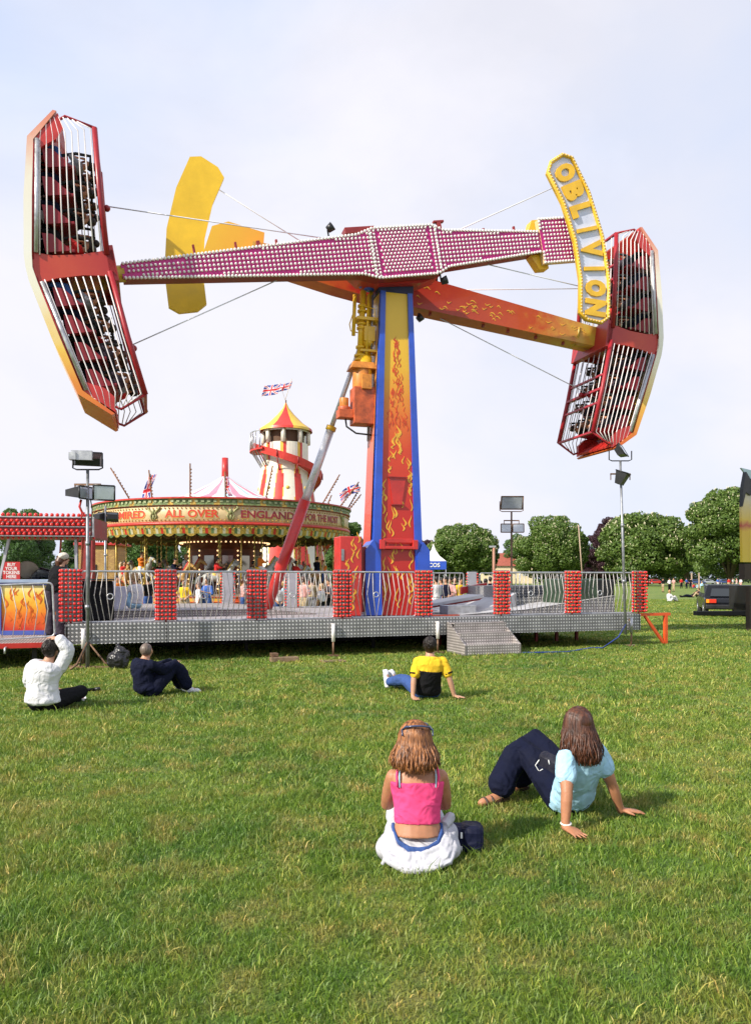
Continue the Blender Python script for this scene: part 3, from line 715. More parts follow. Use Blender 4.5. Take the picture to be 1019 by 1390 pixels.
p = figure('woman in a pink strappy top sitting with her back turned, sunglasses on her hair', J, (.245, 4.52, 0), 0, SKINT,
           top=None, bottom=dict(m=CLO['offwhite'], hi=-.02, extra=[hips], inf=.012, disp=.03), shoes=dict(m=CLO['white']), hair=dict(style='long', m=HLIGHT, wave=.004, len=.148, n=1300, flare=1.75), vox=.008, wt=.93)
tb = MB(); torso(tb, J, .010, .93, .22, .80)
o = tb.build('strappy_top', CLO['pink'], p); remesh(o, .008, 2, .012, .08)
for s in (-1, 1):
    tb = MB(); tb.tube([(s*.118, -.045, .44), (s*.122, -.035, .50), (s*.115, .01, .545), (s*.11, .07, .545), (s*.10, .14, .50)], .007, 7); tb.build('shoulder_strap', CLO['pink'], p)
    tb = MB(); tb.tube([(s*.104, -.052, .44), (s*.106, -.035, .50), (s*.10, .01, .545), (s*.095, .07, .545)], .0045, 6); tb.build('bra_strap', CLO['pale_blue'], p)
ar = [(-.142, .05, .185), (-.140, -.035, .165), (-.115, -.090, .125), (-.055, -.118, .098), (0, -.124, .093), (.055, -.118, .098), (.115, -.090, .125), (.140, -.035, .165), (.142, .05, .185)]
tb = MB(); tb.tube(ar, .012, 8); tb.tube([(x*.99, y*.985, z+.016) for x, y, z in ar], .011, 8); o = tb.build('waistband', CLO['denim'], p); remesh(o, .006, 2)
tb = MB()
for k_, off in ((0, 0), (1, -.022), (2, -.046), (3, -.066)):
    tb.tube([(x*(1.10+.13*k_)+.004*math.sin(i*2+k_), y*(1.1+.09*k_)-.012*k_, max(.018, z+off-.012+.006*math.sin(i*1.7+k_*2))) for i, (x, y, z) in enumerate(ar)], [.020+.006*math.sin(i*1.3+k_) for i in range(9)], 8)
rj = random.Random(6)
for i in range(2, 7):
    for q in range(3):
        x, y, z = ar[i]; a_ = rj.uniform(-.035, .035); e_ = rj.uniform(1.22, 1.38)
        tb.tube([(x*1.08+a_, y*1.07, z-.01), (x*1.16+a_*1.3, y*1.22-.02, z*.62), (x*e_+a_*1.6, y*1.28-.03, .028)], [.009, .015, .012], 6)
tb.sph((.185, .0, .09), (.035, .09, .075), 12, 8); tb.sph((-.185, .0, .085), (.035, .08, .07), 12, 8); tb.tube([(.16, .04, .19), (.20, .10, .22), (.19, .18, .19)], [.03, .036, .02], 8)
o = tb.build('jacket', CLO['offwhite'], p); remesh(o, .006, 2, .012, .05)
tb = MB(); tb.tube([(-.085, .005, .765), (-.07, -.02, .784), (-.02, -.035, .792), (.02, -.035, .792), (.065, -.02, .784), (.08, .005, .762)], .006, 6)
for s in (-1, 1): tb.sph((s*.045-.005, .065, .778), (.030, .02, .018), 10, 6); tb.tube([(s*.075, .06, .775), (s*.09, .01, .76), (s*.088, -.03, .735)], .0045, 6)
tb.build('sunglasses', mat('blue_black_plastic', (.03, .05, .12), .15, coat=.5), p)
# bag beside her
t = thing('camera_bag', 'dark blue padded bag lying on the grass beside the woman in pink', 'bag', (.525, 4.70, 0), R(-8))
m_ = MB(); m_.box((0, 0, .075), (.26, .15, .15)); o = m_.build('bag_body', fabric('navy_nylon', (.012, .014, .045), .6), t, .03)
m_ = MB(); m_.box((.055, 0, .08), (.135, .168, .165)); m_.build('flap', fabric('dark_nylon', (.008, .01, .03), .5), t, .035)
m_ = MB(); m_.box((.0, -.088, .115), (.012, .006, .035)); m_.box((-.002, -.088, .035), (.014, .006, .03)); m_.build('buckle', WHITE, t)
m_ = MB(); m_.tube([(-.10, .05, .14), (-.16, .02, .06), (-.2, -.05, .012), (-.12, -.13, .012), (-.02, -.13, .012)], .009, 6); m_.build('strap', CLO['black'], t)

# woman in the light blue top
B = V((1.38, 5.42, 0))
def Wr(**k): return {a: tuple(V(b)-B) if a[0] not in 'fupcn' or a in ('pel',) or a in ('che', 'nec') else b for a, b in k.items()}
J = Wr(pel=(1.37, 5.45, .12), che=(1.39, 5.27, .35), nec=(1.385, 5.20, .535), hed=(1.36, 5.235, .665), sL=(1.245, 5.11, .475), sR=(1.525, 5.28, .485), eL=(1.235, 4.99, .27), eR=(1.60, 5.25, .26),
       wL=(1.215, 4.96, .055), wR=(1.685, 5.32, .055), hL=(1.295, 5.42, .11), hR=(1.44, 5.52, .11), kL=(1.08, 5.76, .43), kR=(1.20, 5.90, .46), aL=(.90, 5.64, .095), aR=(1.10, 5.95, .09), tL=(.765, 5.575, .035), tR=(.95, 5.93, .035))
J.update(fL=(.45, -.75, -.12), fR=(.95, .1, -.1), pL=(0, 0, -1), pR=(0, 0, -1), uL=1, uR=-1, cL=.05, cR=.05)
p = figure('woman in a light blue shirt and dark trousers leaning back on her hands', J, tuple(B), 0, SKINT,
           top=dict(m=CLO['pale_blue'], sleeve=.26, lo=-.03, hi=.98, inf=.020, disp=.020), bottom=dict(m=CLO['navy'], len=.93, inf=.018, flare=.035, disp=.02),
           shoes=dict(m=mat('brown_leather', (.05, .025, .018), .5), sandal=True), hair=dict(style='long', m=HBROWN, len=.235, n=1500, flare=1.5, wave=.014), vox=.008, wt=1.04, face=(-.35, .85, .35))
tb = MB(); c = V((1.222, 4.965, .075))-B; tb.tube([c+V((math.cos(a)*.031, math.sin(a)*.028, math.sin(a)*.004)) for a in np.linspace(0, 2*PI, 15)[:-1]], .007, 6, closed=True); tb.build('bracelet', BULBWHITE, p)
tb = MB(); a0 = V(J['kL']); 
tb.tube([V((1.135, 5.53, .215))-B, V((1.18, 5.49, .245))-B, V((1.24, 5.46, .262))-B], .004, 5); tb.build('trouser_piping', CREAM, p)
t = thing('handbag', 'small black shoulder bag resting on the lap of the woman in light blue', 'bag', (1.235, 5.50, .20), R(-40))
m_ = MB(); m_.box((0, 0, .10), (.17, .085, .20), rot=(.15, .3, 0)); m_.build('bag_body', fabric('black_nylon', (.022, .022, .035), .55), t, .025)
m_ = MB(); m_.tube([(-.05, -.055, .16), (-.075, -.065, .12), (-.05, -.06, .08), (-.02, -.06, .1)], .004, 5); m_.tube([(.02, -.05, .17), (.03, -.056, .14)], .004, 5); m_.build('cord', WHITE, t)

# man in yellow and black
J = dict(pel=(0, 0, .12), che=(.03, -.12, .38), nec=(.045, -.10, .60), hed=(.035, -.07, .735), sL=(-.14, -.14, .535), sR=(.225, -.11, .54), eL=(-.185, -.20, .30), eR=(.30, -.14, .30), wL=(-.20, -.24, .055), wR=(.37, -.12, .05),
         hL=(-.08, .02, .10), hR=(.09, .05, .10), kL=(-.28, .50, .20), kR=(-.16, .56, .16), aL=(-.50, .93, .10), aR=(-.38, 1.02, .09), tL=(-.53, .99, .24), tR=(-.44, 1.06, .23), nL=(.5, -.8, .3), nR=(.4, -.85, .3),
         fL=(.3, -.8, -.1), fR=(.95, -.2, -.1), pL=(0, 0, -1), pR=(0, 0, -1), cL=.05, cR=.05, uR=-1)
p = figure('man in a yellow and black shirt and jeans leaning back on his hands', J, (.70, 10.62, 0), 0, SKIN, top=dict(m=CLO['yellow'], sleeve=.36, lo=-.03, hi=.98, inf=.022, disp=.02),
           bottom=dict(m=CLO['denim'], len=.96, inf=.018), shoes=dict(m=CLO['white']), hair=dict(style='short', m=HDARK), vox=.010, wt=1.08, face=(-.1, .9, .4))
tb = MB(); torso(tb, J, .027, 1.08, -.03, .62); o = tb.build('black_shirt_panel', CLO['black'], p); remesh(o, .010, 2, .02, .1)
for s in 'LR':
    tb = MB(); a, b_ = V(J['s'+s]), V(J['e'+s]); c = a.lerp(b_, .70); d = (b_-a).normalized(); tb.tube([c, c+d*.022], .069, 12); tb.build('sleeve_hem', CLO['black'], p)
# man in navy
J = dict(pel=(0, 0, .12), che=(-.05, -.03, .36), nec=(-.02, .0, .53), hed=(.00, .03, .635), sL=(-.15, .10, .47), sR=(.12, -.13, .47), eL=(.02, .28, .36), eR=(.24, .0, .36), wL=(.25, .32, .44), wR=(.36, .18, .44),
         hL=(-.03, .09, .10), hR=(.10, -.04, .10), kL=(.20, .40, .42), kR=(.36, .20, .44), aL=(.36, .50, .10), aR=(.50, .30, .10), tL=(.50, .54, .035), tR=(.645, .34, .035), fL=(.7, -.6, 0), fR=(.1, .9, .2))
figure('man with cropped hair sitting hugging his knees in a navy tracksuit and white trainers', J, (-3.20, 10.80, 0), 0, SKIN, top=dict(m=CLO['navy'], sleeve=.97, lo=-.08, hi=1., inf=.035, disp=.035),
       bottom=dict(m=CLO['navy'], len=.95, inf=.028, flare=.02, disp=.03), shoes=dict(m=CLO['white']), hair=dict(style='shaved', m=HGREY), vox=.010, wt=1.02, face=(.1, .9, .42))
# man in white shirt, hand on head
J = dict(pel=(-.05, 0, .13), che=(-.05, 0, .42), nec=(0, .02, .62), hed=(.03, .05, .765), sL=(-.22, .02, .55), sR=(.17, .03, .57), eL=(-.29, .15, .32), eR=(.24, .06, .755), wL=(-.12, .36, .22), wR=(.13, .03, .90),
         hL=(-.14, .03, .11), hR=(.05, .03, .11), kL=(-.34, .42, .16), kR=(.32, .34, .20), aL=(-.0, .62, .08), aR=(.05, .66, .1), tL=(.12, .68, .05), tR=(-.1, .75, .05), fR=(-.95, .1, .12), pR=(0, .2, -1), fL=(.8, .5, 0))
p = figure('man in a loose white shirt sitting with one hand raised to his dark hair', J, (-4.08, 9.62, 0), 0, SKIN, top=dict(m=CLO['white'], sleeve=.93, lo=-.10, hi=.98, inf=.04, disp=.022), bottom=dict(m=CLO['black'], len=.96, inf=.02),
           shoes=dict(m=CLO['black']), hair=dict(style='short', m=HDARK), vox=.010, wt=1.1, face=(.2, .9, .35))
q = onground(117, 949); t = thing('magazine', 'folded red and white programme lying on the grass beside the man in white', 'magazine', (q.x-.08, q.y-.15, 0), .3)
m_ = MB(); m_.box((0, 0, .02), (.22, .16, .012), rot=(.05, .04, 0)); m_.box((.02, .01, .032), (.21, .15, .006), rot=(.08, -.05, .1)); m_.build('cover', WHITE, t); MB().box((.03, -.02, .0385), (.13, .07, .004), rot=(.08, -.05, .1)).build('printed_panel', RED, t)
q = onground(119, 941); t = thing('folded_umbrella', 'black folded umbrella lying on the grass beside the man in white', 'umbrella', (q.x, q.y, .03), R(12))
m_ = MB(); m_.tube([(-.16, 0, 0), (-.02, 0, .012), (.10, 0, .02)], [.012, .026, .022], 8); m_.build('canopy', CLO['black'], t); m_ = MB(); m_.tube([(.10, 0, .02), (.17, 0, .026)], .03, 9); m_.build('handle', BLACK, t)
m_ = MB(); m_.tube([(-.20, -.02, 0), (-.08, -.02, .01)], .02, 8); m_.build('wrapping_strap', WHITE, t)
# ------------------------------------------------------------------ the ride
TH = R(16.3); RX, RY = .40, 18.4
ride = thing('thrill_ride', 'tall ride with a flame painted tower and two counterweighted arms carrying caged gondolas', 'fairground ride', (RX, RY, 0), TH)
TOWER = gradmat('tower_paint', [(0, (.42, .012, .008)), (.34, (.50, .018, .01)), (.52, (.60, .05, .012)), (.64, (.68, .18, .015)), (.78, (.74, .42, .025)), (1, (.76, .49, .03))], 'Z', .78, 8.3, noise=.03)
PINKRED = gradmat('tower_side_paint', [(0, (.45, .015, .01)), (.5, (.55, .10, .06)), (1, (.62, .40, .05))], 'Z', .78, 8.3)
FY = mat('flame_yellow', (.78, .42, .04), .4, var=.2, vs=6); FR = mat('flame_red', (.60, .06, .015), .4, var=.2, vs=6)
ZB, ZT = .79, 8.34
def wf(z):   # half width of the front face
    t = (z-ZB)/(ZT-ZB); return .65*(1-t)+.385*t
tw = MB(); d0, d1 = .42, .30
for (a0, a1, m) in ((-1, -.70, 1), (-.70, .70, 0), (.70, 1, 1)):
    vs = []
    fr = .0 if m == 0 else -.06
    for z in (ZB, ZT):
        dd = (d0 if z == ZB else d1)
        vs += [(a0*wf(z), -dd+.0+fr, z), (a1*wf(z), -dd+fr, z), (a1*wf(z), dd, z), (a0*wf(z), dd, z)]
    tw.add(vs, [(0, 1, 5, 4), (1, 2, 6, 5), (2, 3, 7, 6), (3, 0, 4, 7), (0, 3, 2, 1), (4, 5, 6, 7)], m)
tower = tw.build('tower', [TOWER, BLUE], ride)
tb = MB()   # side panel, set 4 mm proud
tb.add([(-wf(ZB)-.004, -d0+.10, ZB+1.2), (-wf(ZB)-.004, d0-.1, ZB+1.2), (-wf(ZT)-.004, d1-.07, ZT), (-wf(ZT)-.004, -d1+.07, ZT)], [(0, 3, 2, 1)]); tb.build('side_panel', PINKRED, tower)
# foot brackets and hatch
b = MB()
b.prism([(-.80, .80), (-.40, .80), (-.44, 2.1), (-.60, 2.55), (-.80, 2.3)], (0, -d0-.09, 0), (1, 0, 0), (0, 0, 1), (0, 1, 0), .55)
b.prism([(.80, .80), (.44, .80), (.46, 2.2), (.60, 2.5), (.76, 2.3)], (0, -d0-.09, 0), (1, 0, 0), (0, 0, 1), (0, 1, 0), .55)
b.build('foot_bracket', BLUE, tower, .015)
b = MB(); b.box((0, -d0-.07, 2.36), (.86, .10, .07)); b.box((-.40, -d0-.08, 2.43), (.12, .09, .22)); b.box((.40, -d0-.08, 2.43), (.12, .09, .22)); b.box((0, -d0-.05, 2.52), (.72, .05, .1)); b.build('cross_bracket', RED, tower, .01)
b = MB(); b.prism([(-.20, 3.98), (.20, 3.98), (.11, 3.38), (-.11, 3.38)], (0, -.405, 0), (1, 0, 0), (0, 0, 1), (0, 1, 0), .05); b.build('hatch', RED, tower, .01)
b = MB(); b.box((0, -.41, 4.0), (.46, .05, .025)); b.box((0, -.41, 3.36), (.30, .05, .03)); b.build('hatch_rail', REDDARK, tower)
rnd = random.Random(3)
b = MB()
for i in range(74):   # yellow painted licks on the red
    z = .95+4.05*((i+rnd.random())/74); hw = .62*wf(z)
    if 3.3 < z < 4.05 and True: x = rnd.choice((-1, 1))*rnd.uniform(.30, hw)
    elif 2.28 < z < 2.58: continue
    elif z > 4.4: x = rnd.uniform(-.18, .18)*(5.4-z)
    else: x = rnd.uniform(-hw, hw)
    t = (z-ZB)/(ZT-ZB); y = -(d0*(1-t)+d1*t)-.008
    h = rnd.uniform(.16, .34)*(1.0 if z < 3.6 else .7); b.prism([(p[0]+x, p[1]) for p in lick(h, rnd.uniform(.035, .06), rnd.choice((-1, 1)))], (0, y, z), (1, 0, 0), (0, .012, 1), (0, 1, 0), .03)
for z, k in ((4.95, 1), (4.75, -1), (4.58, 1)): 
    t = (z-ZB)/(ZT-ZB); y = -(d0*(1-t)+d1*t)-.008
    b.prism([(p[0]+(.03 if k > 0 else -.05), p[1]) for p in lick(.30, .07, k)], (0, y, z), (1, 0, 0), (0, .012, 1), (0, 1, 0), .03)
tag(b.build('painted_flames', FY, tower), kind=None)
b = MB()
for i in range(95):
    z = 5.1+2.1*rnd.random()**1.25; hw = max(.02, .22*(7.3-z)/2*1.0+.02); x = rnd.uniform(-hw, hw); t = (z-ZB)/(ZT-ZB); y = -(d0*(1-t)+d1*t)-.006
    b.prism([(p[0]+x, p[1]) for p in lick(rnd.uniform(.10, .20), rnd.uniform(.02, .035), rnd.choice((-1, 1)))], (0, y, z), (1, 0, 0), (0, .012, 1), (0, 1, 0), .03)
b.build('red_flame_licks', FR, tower)
# motor and slip-ring column on the left flank
hy = MB()
hy.cyl((-.80, .0, 6.85), (-.72, -.02, 8.4), .075); hy.cyl((-.95, .02, 7.35), (-.92, .0, 8.3), .045); hy.cyl((-.58, .0, 6.8), (-.52, 0, 8.4), .05); hy.cyl((-.68, -.12, 6.7), (-.62, -.12, 8.3), .035)
hy.box((-.66, 0, 7.72), (.5, .38, .07)); hy.box((-.60, 0, 7.38), (.26, .3, .34)); hy.sph((-.60, 0, 7.2), (.15, .15, .14)); hy.box((-.62, 0, 6.98), (.40, .34, .05))
for z in (7.05, 7.5, 7.6, 7.9, 8.02): hy.cyl((-.79+.05*(z-7), -.01, z), (-.79+.05*(z-7), -.01, z+.05), .115)
for z in (6.75, 6.85): hy.cyl((-.79, 0, z), (-.79, 0, z+.05), .15)
hy.tube([(-.95, .0, 7.9), (-1.05, 0, 7.6), (-1.02, 0, 7.45), (-.85, 0, 7.42)], .014, 6); hy.tube([(-.72, -.15, 8.0), (-.5, -.2, 7.95), (-.46, -.2, 7.6)], .012, 6)
hy.cyl((-.70, .0, 6.35), (-.70, 0, 6.85), .19)
hyd = hy.build('hydraulic_column', YEL, tower)
b = MB(); b.box((-.76, 0, 6.62), (.62, .48, .16), taper=.8); b.cyl((-.76, 0, 6.0), (-.76, 0, 6.55), .22); b.box((-.70, -.24, 6.22), (.24, .08, .34)); b.cyl((-1.18, 0, 5.62), (-1.18, 0, 5.86), .11); b.build('gear_housing', mat('orange_paint', (.62, .22, .03), .45, var=.25, vs=7), tower, .01)
b = MB(); b.box((-.74, 0, 5.68), (.50, .44, .86)); b.box((-1.08, 0, 5.48), (.52, .30, .20)); b.cyl((-1.18, 0, 5.52), (-1.18, 0, 5.66), .145); b.cyl((-.50, -.1, 5.5), (-.40, -.1, 5.5), .09); b.cyl((-.5, -.1, 6.05), (-.40, -.1, 6.05), .09); b.build('motor', mat('motor_orange_red', (.52, .10, .03), .5, var=.3, vs=6), tower, .015)
b = MB(); b.tube([(-1.15, 0, 5.4), (-1.12, 0, 5.2), (-.9, -.03, 5.05), (-.62, -.05, 5.03), (-.5, -.05, 5.02)], .022, 7); b.build('hose', RUBBER, tower)
b = MB(); b.tube([(-.50, .1, 8.3), (-.53, .1, 6.6), (-.57, .1, 4.9)], .03, 7); b.tube([(-.52, -.1, 8.3), (-.54, -.1, 6.9)], .022, 7); b.build('cable_tube', STEEL, tower)
# top yoke of the tower
b = MB(); b.box((0, 0, 8.50), (.86, .62, .34)); b.box((0, -.05, 8.72), (1.15, .9, .16)); b.build('yoke', mat('dark_blue_steel', (.03, .035, .09), .5, metal=.3, var=.3), tower, .02)
b = MB(); b.cyl((-.6, -.1, 8.40), (-.6, -.1, 8.75), .12); b.cyl((-.78, -.1, 8.45), (-.78, -.1, 8.72), .07); b.build('blue_motor', BLUE, tower, .0)
b = MB(); b.prism([(-1.75, 8.98), (-1.2, 8.70), (-.9, 8.46), (-.45, 8.42), (.55, 8.55), (1.0, 8.75), (1.05, 9.0)], (0, -.52, 0), (1, 0, 0), (0, 0, 1), (0, 1, 0), .55)
b.box((.1, -.25, 9.0), (1.3, .5, .55)); hub = b.build('hub_housing', RED, ride, .03)
b = MB(); b.cyl((0, -.6, 9.0), (0, 1.1, 8.85), .34, n=24); b.build('axle', REDDARK, hub)
# telescopic strut to the ground frame
b = MB(); P0 = V((-2.85, 1.05, .9)); P1 = V((-.62, .25, 7.45)); dd = (P1-P0)
b.cyl(P0, P0+dd*.40, .135, n=16); st = b.build('strut', RED, ride)
b = MB(); b.cyl(P0+dd*.40, P0+dd*.665, .10, n=16); b.build('strut_tube', CHROME, st)
b = MB(); b.cyl(P0+dd*.655, P0+dd*.67, .125, n=16); b.build('strut_collar', YEL, st)
b = MB(); b.cyl(P0+dd*.67, P1, .058, n=12); b.build('strut_rod', CHROME, st); b = MB(); b.cyl(P0-dd*.02, P0, .17, n=12); b.build('strut_foot', STEEL, st)

def bulbs(poly_in, x0, x1, z0, z1, pitch, y, r, hexo=False, nb=(6, 4)):
    b = MB(); j = 0; z = z0
    while z <= z1+1e-6:
        x = x0+(pitch/2 if (hexo and j % 2) else 0)
        while x <= x1+1e-6:
            if poly_in(x, z): b.sph((x, y, z), (r, r*1.15, r), *nb)
            x += pitch
        z += pitch*(.87 if hexo else 1); j += 1
    return b
def arm(sgn, ang, yc, zc, L_, front):
    """sgn: side of the gondola; front arm wears the lamp panels"""
    return
# ---- front arm: gondola end at -x, counterweight end at +x
A = MB()
pa = [(-6.15, -.15), (-6.15, .15), (-1.0, .44), (-.62, .56), (.80, .56), (1.1, .42), (3.55, .24), (3.55, -.24), (1.1, -.42), (.80, -.56), (-.62, -.56), (-1.0, -.44)]
A.prism(pa, (0, -.02, 0), (1, 0, 0), (0, 0, 1), (0, 1, 0), .34)
A.box((0, .22, .42), (1.9, .3, .35)); A.box((1.1, .16, .58), (.10, .1, .24)); A.box((1.1, .16, .70), (.26, .1, .05)); A.box((-3.2, .16, .42), (.08, .08, .2)); A.box((-.9, .1, .55), (.7, .3, .14))
for x in (-4.6, -3.7, -2.8, 2.2, 3.0): A.box((x, .12, .40 if x < 0 else .36), (.05, .06, .22))
fa = A.build('arm', REDDARK, ride, .01, loc=(-.04, -.80, 9.08), rot=(0, R(-10.5), 0))
b = MB(); b.prism([(p[0]*1.0, p[1]*1.0) for p in pa[1:-1]]+[(-1.0, -.44), (-6.15, -.15)], (0, -.055, 0), (1, 0, 0), (0, 0, 1), (0, 1, 0), .03, side=1)
b.build('lamp_panel', [MAGENTA, BULBGOLD], fa)
b = MB(); b.prism([(3.56, -.52), (4.52, -.52), (4.55, .54), (3.56, .52)], (0, -.08, 0), (1, 0, 0), (0, 0, 1), (0, 1, 0), .16, side=1); b.build('paddle', [MAGENTA, BULBGOLD], fa)
b = MB(); b.prism([(3.3, .20), (3.5, .58), (3.75, .58), (3.75, -.60), (3.5, -.60), (3.3, -.22)], (0, .09, 0), (1, 0, 0), (0, 0, 1), (0, 1, 0), .25); b.build('paddle_bracket', YEL, fa, .01)
def halfh(x):
    for (xa, za), (xb, zb_) in zip(pa[1:8], pa[2:8]):
        if xa <= x <= xb and xb > xa: return za+(zb_-za)*(x-xa)/(xb-xa)
    return 0
inside = lambda m: (lambda x, z: -6.1 < x < 3.55 and abs(z) < halfh(x)-m)
hexa = lambda x, z: abs(x-.09) < .60 and abs(z) < .50
bb = bulbs(lambda x, z: inside(.06)(x, z) and not abs(x-.09) < .74, -6.1, 3.55, -.48, .48, .092, -.075, .031)
tag(bb.build('lamp_caps', BULBWHITE, fa), kind='stuff')
bb = bulbs(hexa, -.62, .9, -.5, .52, .088, -.075, .030, True); tag(bb.build('hub_lamp_caps', BULBWHITE, fa), kind='stuff')
bb = bulbs(lambda x, z: True, 3.66, 4.5, -.42, .46, .092, -.095, .030); tag(bb.build('paddle_lamp_caps', BULBWHITE, fa), kind='stuff')
bb = MB(); x = -6.1
while x < 3.56:
    for s in (-1, 1): bb.sph((x, -.07, s*(halfh(x)-.005)), .036, 7, 5)
    x += .078
for z in np.arange(-.52, .54, .078): bb.sph((-.70, -.07, z), .036, 7, 5) if abs(z) < .5 else 0; bb.sph((.88, -.07, z), .036, 7, 5) if abs(z) < .5 else 0; bb.sph((-.60, -.07, z), .03, 7, 5); bb.sph((.78, -.07, z), .03, 7, 5)
for x in np.arange(3.58, 4.56, .08):
    for z in (-.51, .52): bb.sph((x, -.09, z), .036, 7, 5)
for z in np.arange(-.5, .54, .08): bb.sph((3.58, -.09, z), .034, 7, 5) if abs(z) > .25 else 0; bb.sph((4.54, -.09, z), .034, 7, 5)
tag(bb.build('rim_lamp_caps', BULBWHITE, fa), kind='stuff')
b = MB(); b.cyl((-6.55, .1, 0), (-6.1, .1, 0), .17); b.cyl((-6.58, .1, 0), (-6.5, .1, 0), .28, n=16); b.build('arm_joint', YELDARK, fa)
# ---- rear arm: gondola end at +x
FLAME = gradmat('rear_arm_paint', [(0, (.60, .38, .04)), (.16, (.62, .16, .02)), (.34, (.42, .025, .015)), (.50, (.40, .03, .012)), (.78, (.50, .07, .012)), (.92, (.60, .30, .03)), (1, (.60, .42, .04))], 'X', -4., 6.2, noise=.12, ns=4.5)
A = MB(); pb = [(-3.3, -.22), (-3.3, .22), (-1.2, .38), (.3, .42), (1.0, .40), (5.85, .25), (5.85, -.25), (1.0, -.38), (.3, -.42), (-1.2, -.38)]
A.prism(pb, (0, -.28, 0), (1, 0, 0), (0, 0, 1), (0, 1, 0), .56)
ra = A.build('arm', FLAME, ride, .02, loc=(0, .74, 8.82), rot=(0, R(7.6), 0))
b = MB()
for i in range(46):
    x = rnd.uniform(.75, 5.6); hh = .30-.03*x*.6; z = rnd.uniform(-hh, hh*.6); h = rnd.uniform(.10, .2)
    b.prism([(x+p[1], z+p[0]) for p in lick(h, .035, rnd.choice((-1, 1)))], (0, -.288, 0), (1, 0, 0), (0, 0, 1), (0, 1, 0), .02)
b.build('painted_flames', FY, ra)
for x in (1.25, 2.7, 3.4, 4.2, 5.0):
    b = MB(); b.box((x, -.1, -.38+.02*x), (.05, .08, .16)); b.build('mounting_lug', REDDARK, ra)
b = MB(); b.prism([(-4.35, -.20), (-4.25, .40), (-3.9, .60), (-3.05, .56), (-3.0, -.32), (-4.2, -.34)], (0, -.12, 0), (1, 0, 0), (0, 0, 1), (0, 1, 0), .24)
pd = b.build('paddle', gradmat('paddle_paint', [(0, (.80, .46, .02)), (.6, (.78, .36, .02)), (1, (.66, .16, .02))], 'X', -4.4, -2.4, noise=.15, ns=3), ra, .01)
b = MB(); b.cyl((5.0, 0, 0), (5.9, 0, 0), .27, .28, n=18); b.cyl((5.3, 0, 0), (5.35, 0, 0), .32, n=18); b.cyl((5.88, 0, 0), (5.97, 0, 0), .36, n=18); b.build('arm_joint', YELDARK, ra)
# ---- curved signs at the counterweight ends
def crescent(parent, sgn, xc, yc, zc, Rr, wd, half, mats, th=.12, lip=False):
    """annular strip centred on x = sgn*xc, curving round the arm's pivot side"""
    b = MB(); n = 4; cx0 = sgn*(xc-Rr); out, inn = [], []
    for i in range(n+1):
        a = -half+2*half*i/n
        out.append((cx0+sgn*math.cos(a)*(Rr+wd/2), zc+math.sin(a)*(Rr+wd/2))); inn.append((cx0+sgn*math.cos(a)*(Rr-wd/2), zc+math.sin(a)*(Rr-wd/2)))
    # chamfered ends
    def lerp(p, q, t): return (p[0]+(q[0]-p[0])*t, p[1]+(q[1]-p[1])*t)
    o2 = [lerp(out[0], inn[0], .25)]+[lerp(out[0], out[1], .16)]+out[1:-1]+[lerp(out[-1], out[-2], .16), lerp(out[-1], inn[-1], .25)]
    i2 = [lerp(out[-1], inn[-1], .75), lerp(inn[-1], inn[-2], .16)]+inn[1:-1][::-1]+[lerp(inn[0], inn[1], .16), lerp(out[0], inn[0], .75)]
    b.prism(o2+i2, (0, yc, 0), (1, 0, 0), (0, 0, 1), (0, 1, 0), th, side=1 if len(mats) > 1 else 0)
    return b.build('curved_sign', mats, parent), o2+i2, cx0
cy, out_, cx0 = crescent(ra, -1, 4.80, -.04, .12, 5.4, .86, .335, [mat('yellow_sign_back', (.80, .50, .02), .42, var=.08, vs=2)])
SIGNBG = mat('pale_sign_ground', (.62, .66, .82), .4, var=.1)
cs, out_, cx0 = crescent(fa, 1, 4.98, -.30, .05, 5.4, .76, .37, [SIGNBG, YELDARK])
b = MB(); pts = [(p[0], -.32, p[1]) for p in out_]; b.tube(pts, .048, 8, closed=True); pts2 = [(cx0+(p[0]-cx0)*.0+p[0]-0, -.32, p[1]) for p in out_]; b.build('sign_rim', YEL, cs)
b = MB(); n_ = len(pts)
for i in range(n_):
    p, q = V(pts[i]), V(pts[(i+1) % n_]); k = max(1, int((q-p).length/.075))
    for j in range(k): c = p.lerp(q, j/k); b.sph((c.x, -.36, c.z), .024, 6, 4)
tag(b.build('rim_lamp_caps', BULBGOLD, cs), kind='stuff')
for i, ch in enumerate('OBLIVION'):
    a = .30-.0855*i*1.02; vs, fs = textverts(ch, .50, .02, .035)
    if ch == 'I': a += 0
    up = V((math.cos(a), 0, math.sin(a))); rt = V((math.sin(a), 0, -math.cos(a))); c = V((cx0+math.cos(a)*5.4, -.335, .05+math.sin(a)*5.4))
    wmax = max(v.x for v in vs)-min(v.x for v in vs); hmax = max(v.y for v in vs)-min(v.y for v in vs)
    sx, sy = {'I': .09, 'L': .30}.get(ch, .40)/wmax, .56/hmax
    xm = (max(v.x for v in vs)+min(v.x for v in vs))/2; ym = (max(v.y for v in vs)+min(v.y for v in vs))/2
    b = MB(); b.add([c+rt*((v.x-xm)*sx)+up*((v.y-ym)*sy)+V((0, -v.z, 0)) for v in vs], fs); b.build('letter', YEL, cs)
cs.matrix_local = M4.Translation((4.70, 0, -.10)) @ M4.Rotation(R(-4.5), 4, 'Y') @ M4.Translation((-4.98, 0, -.05))
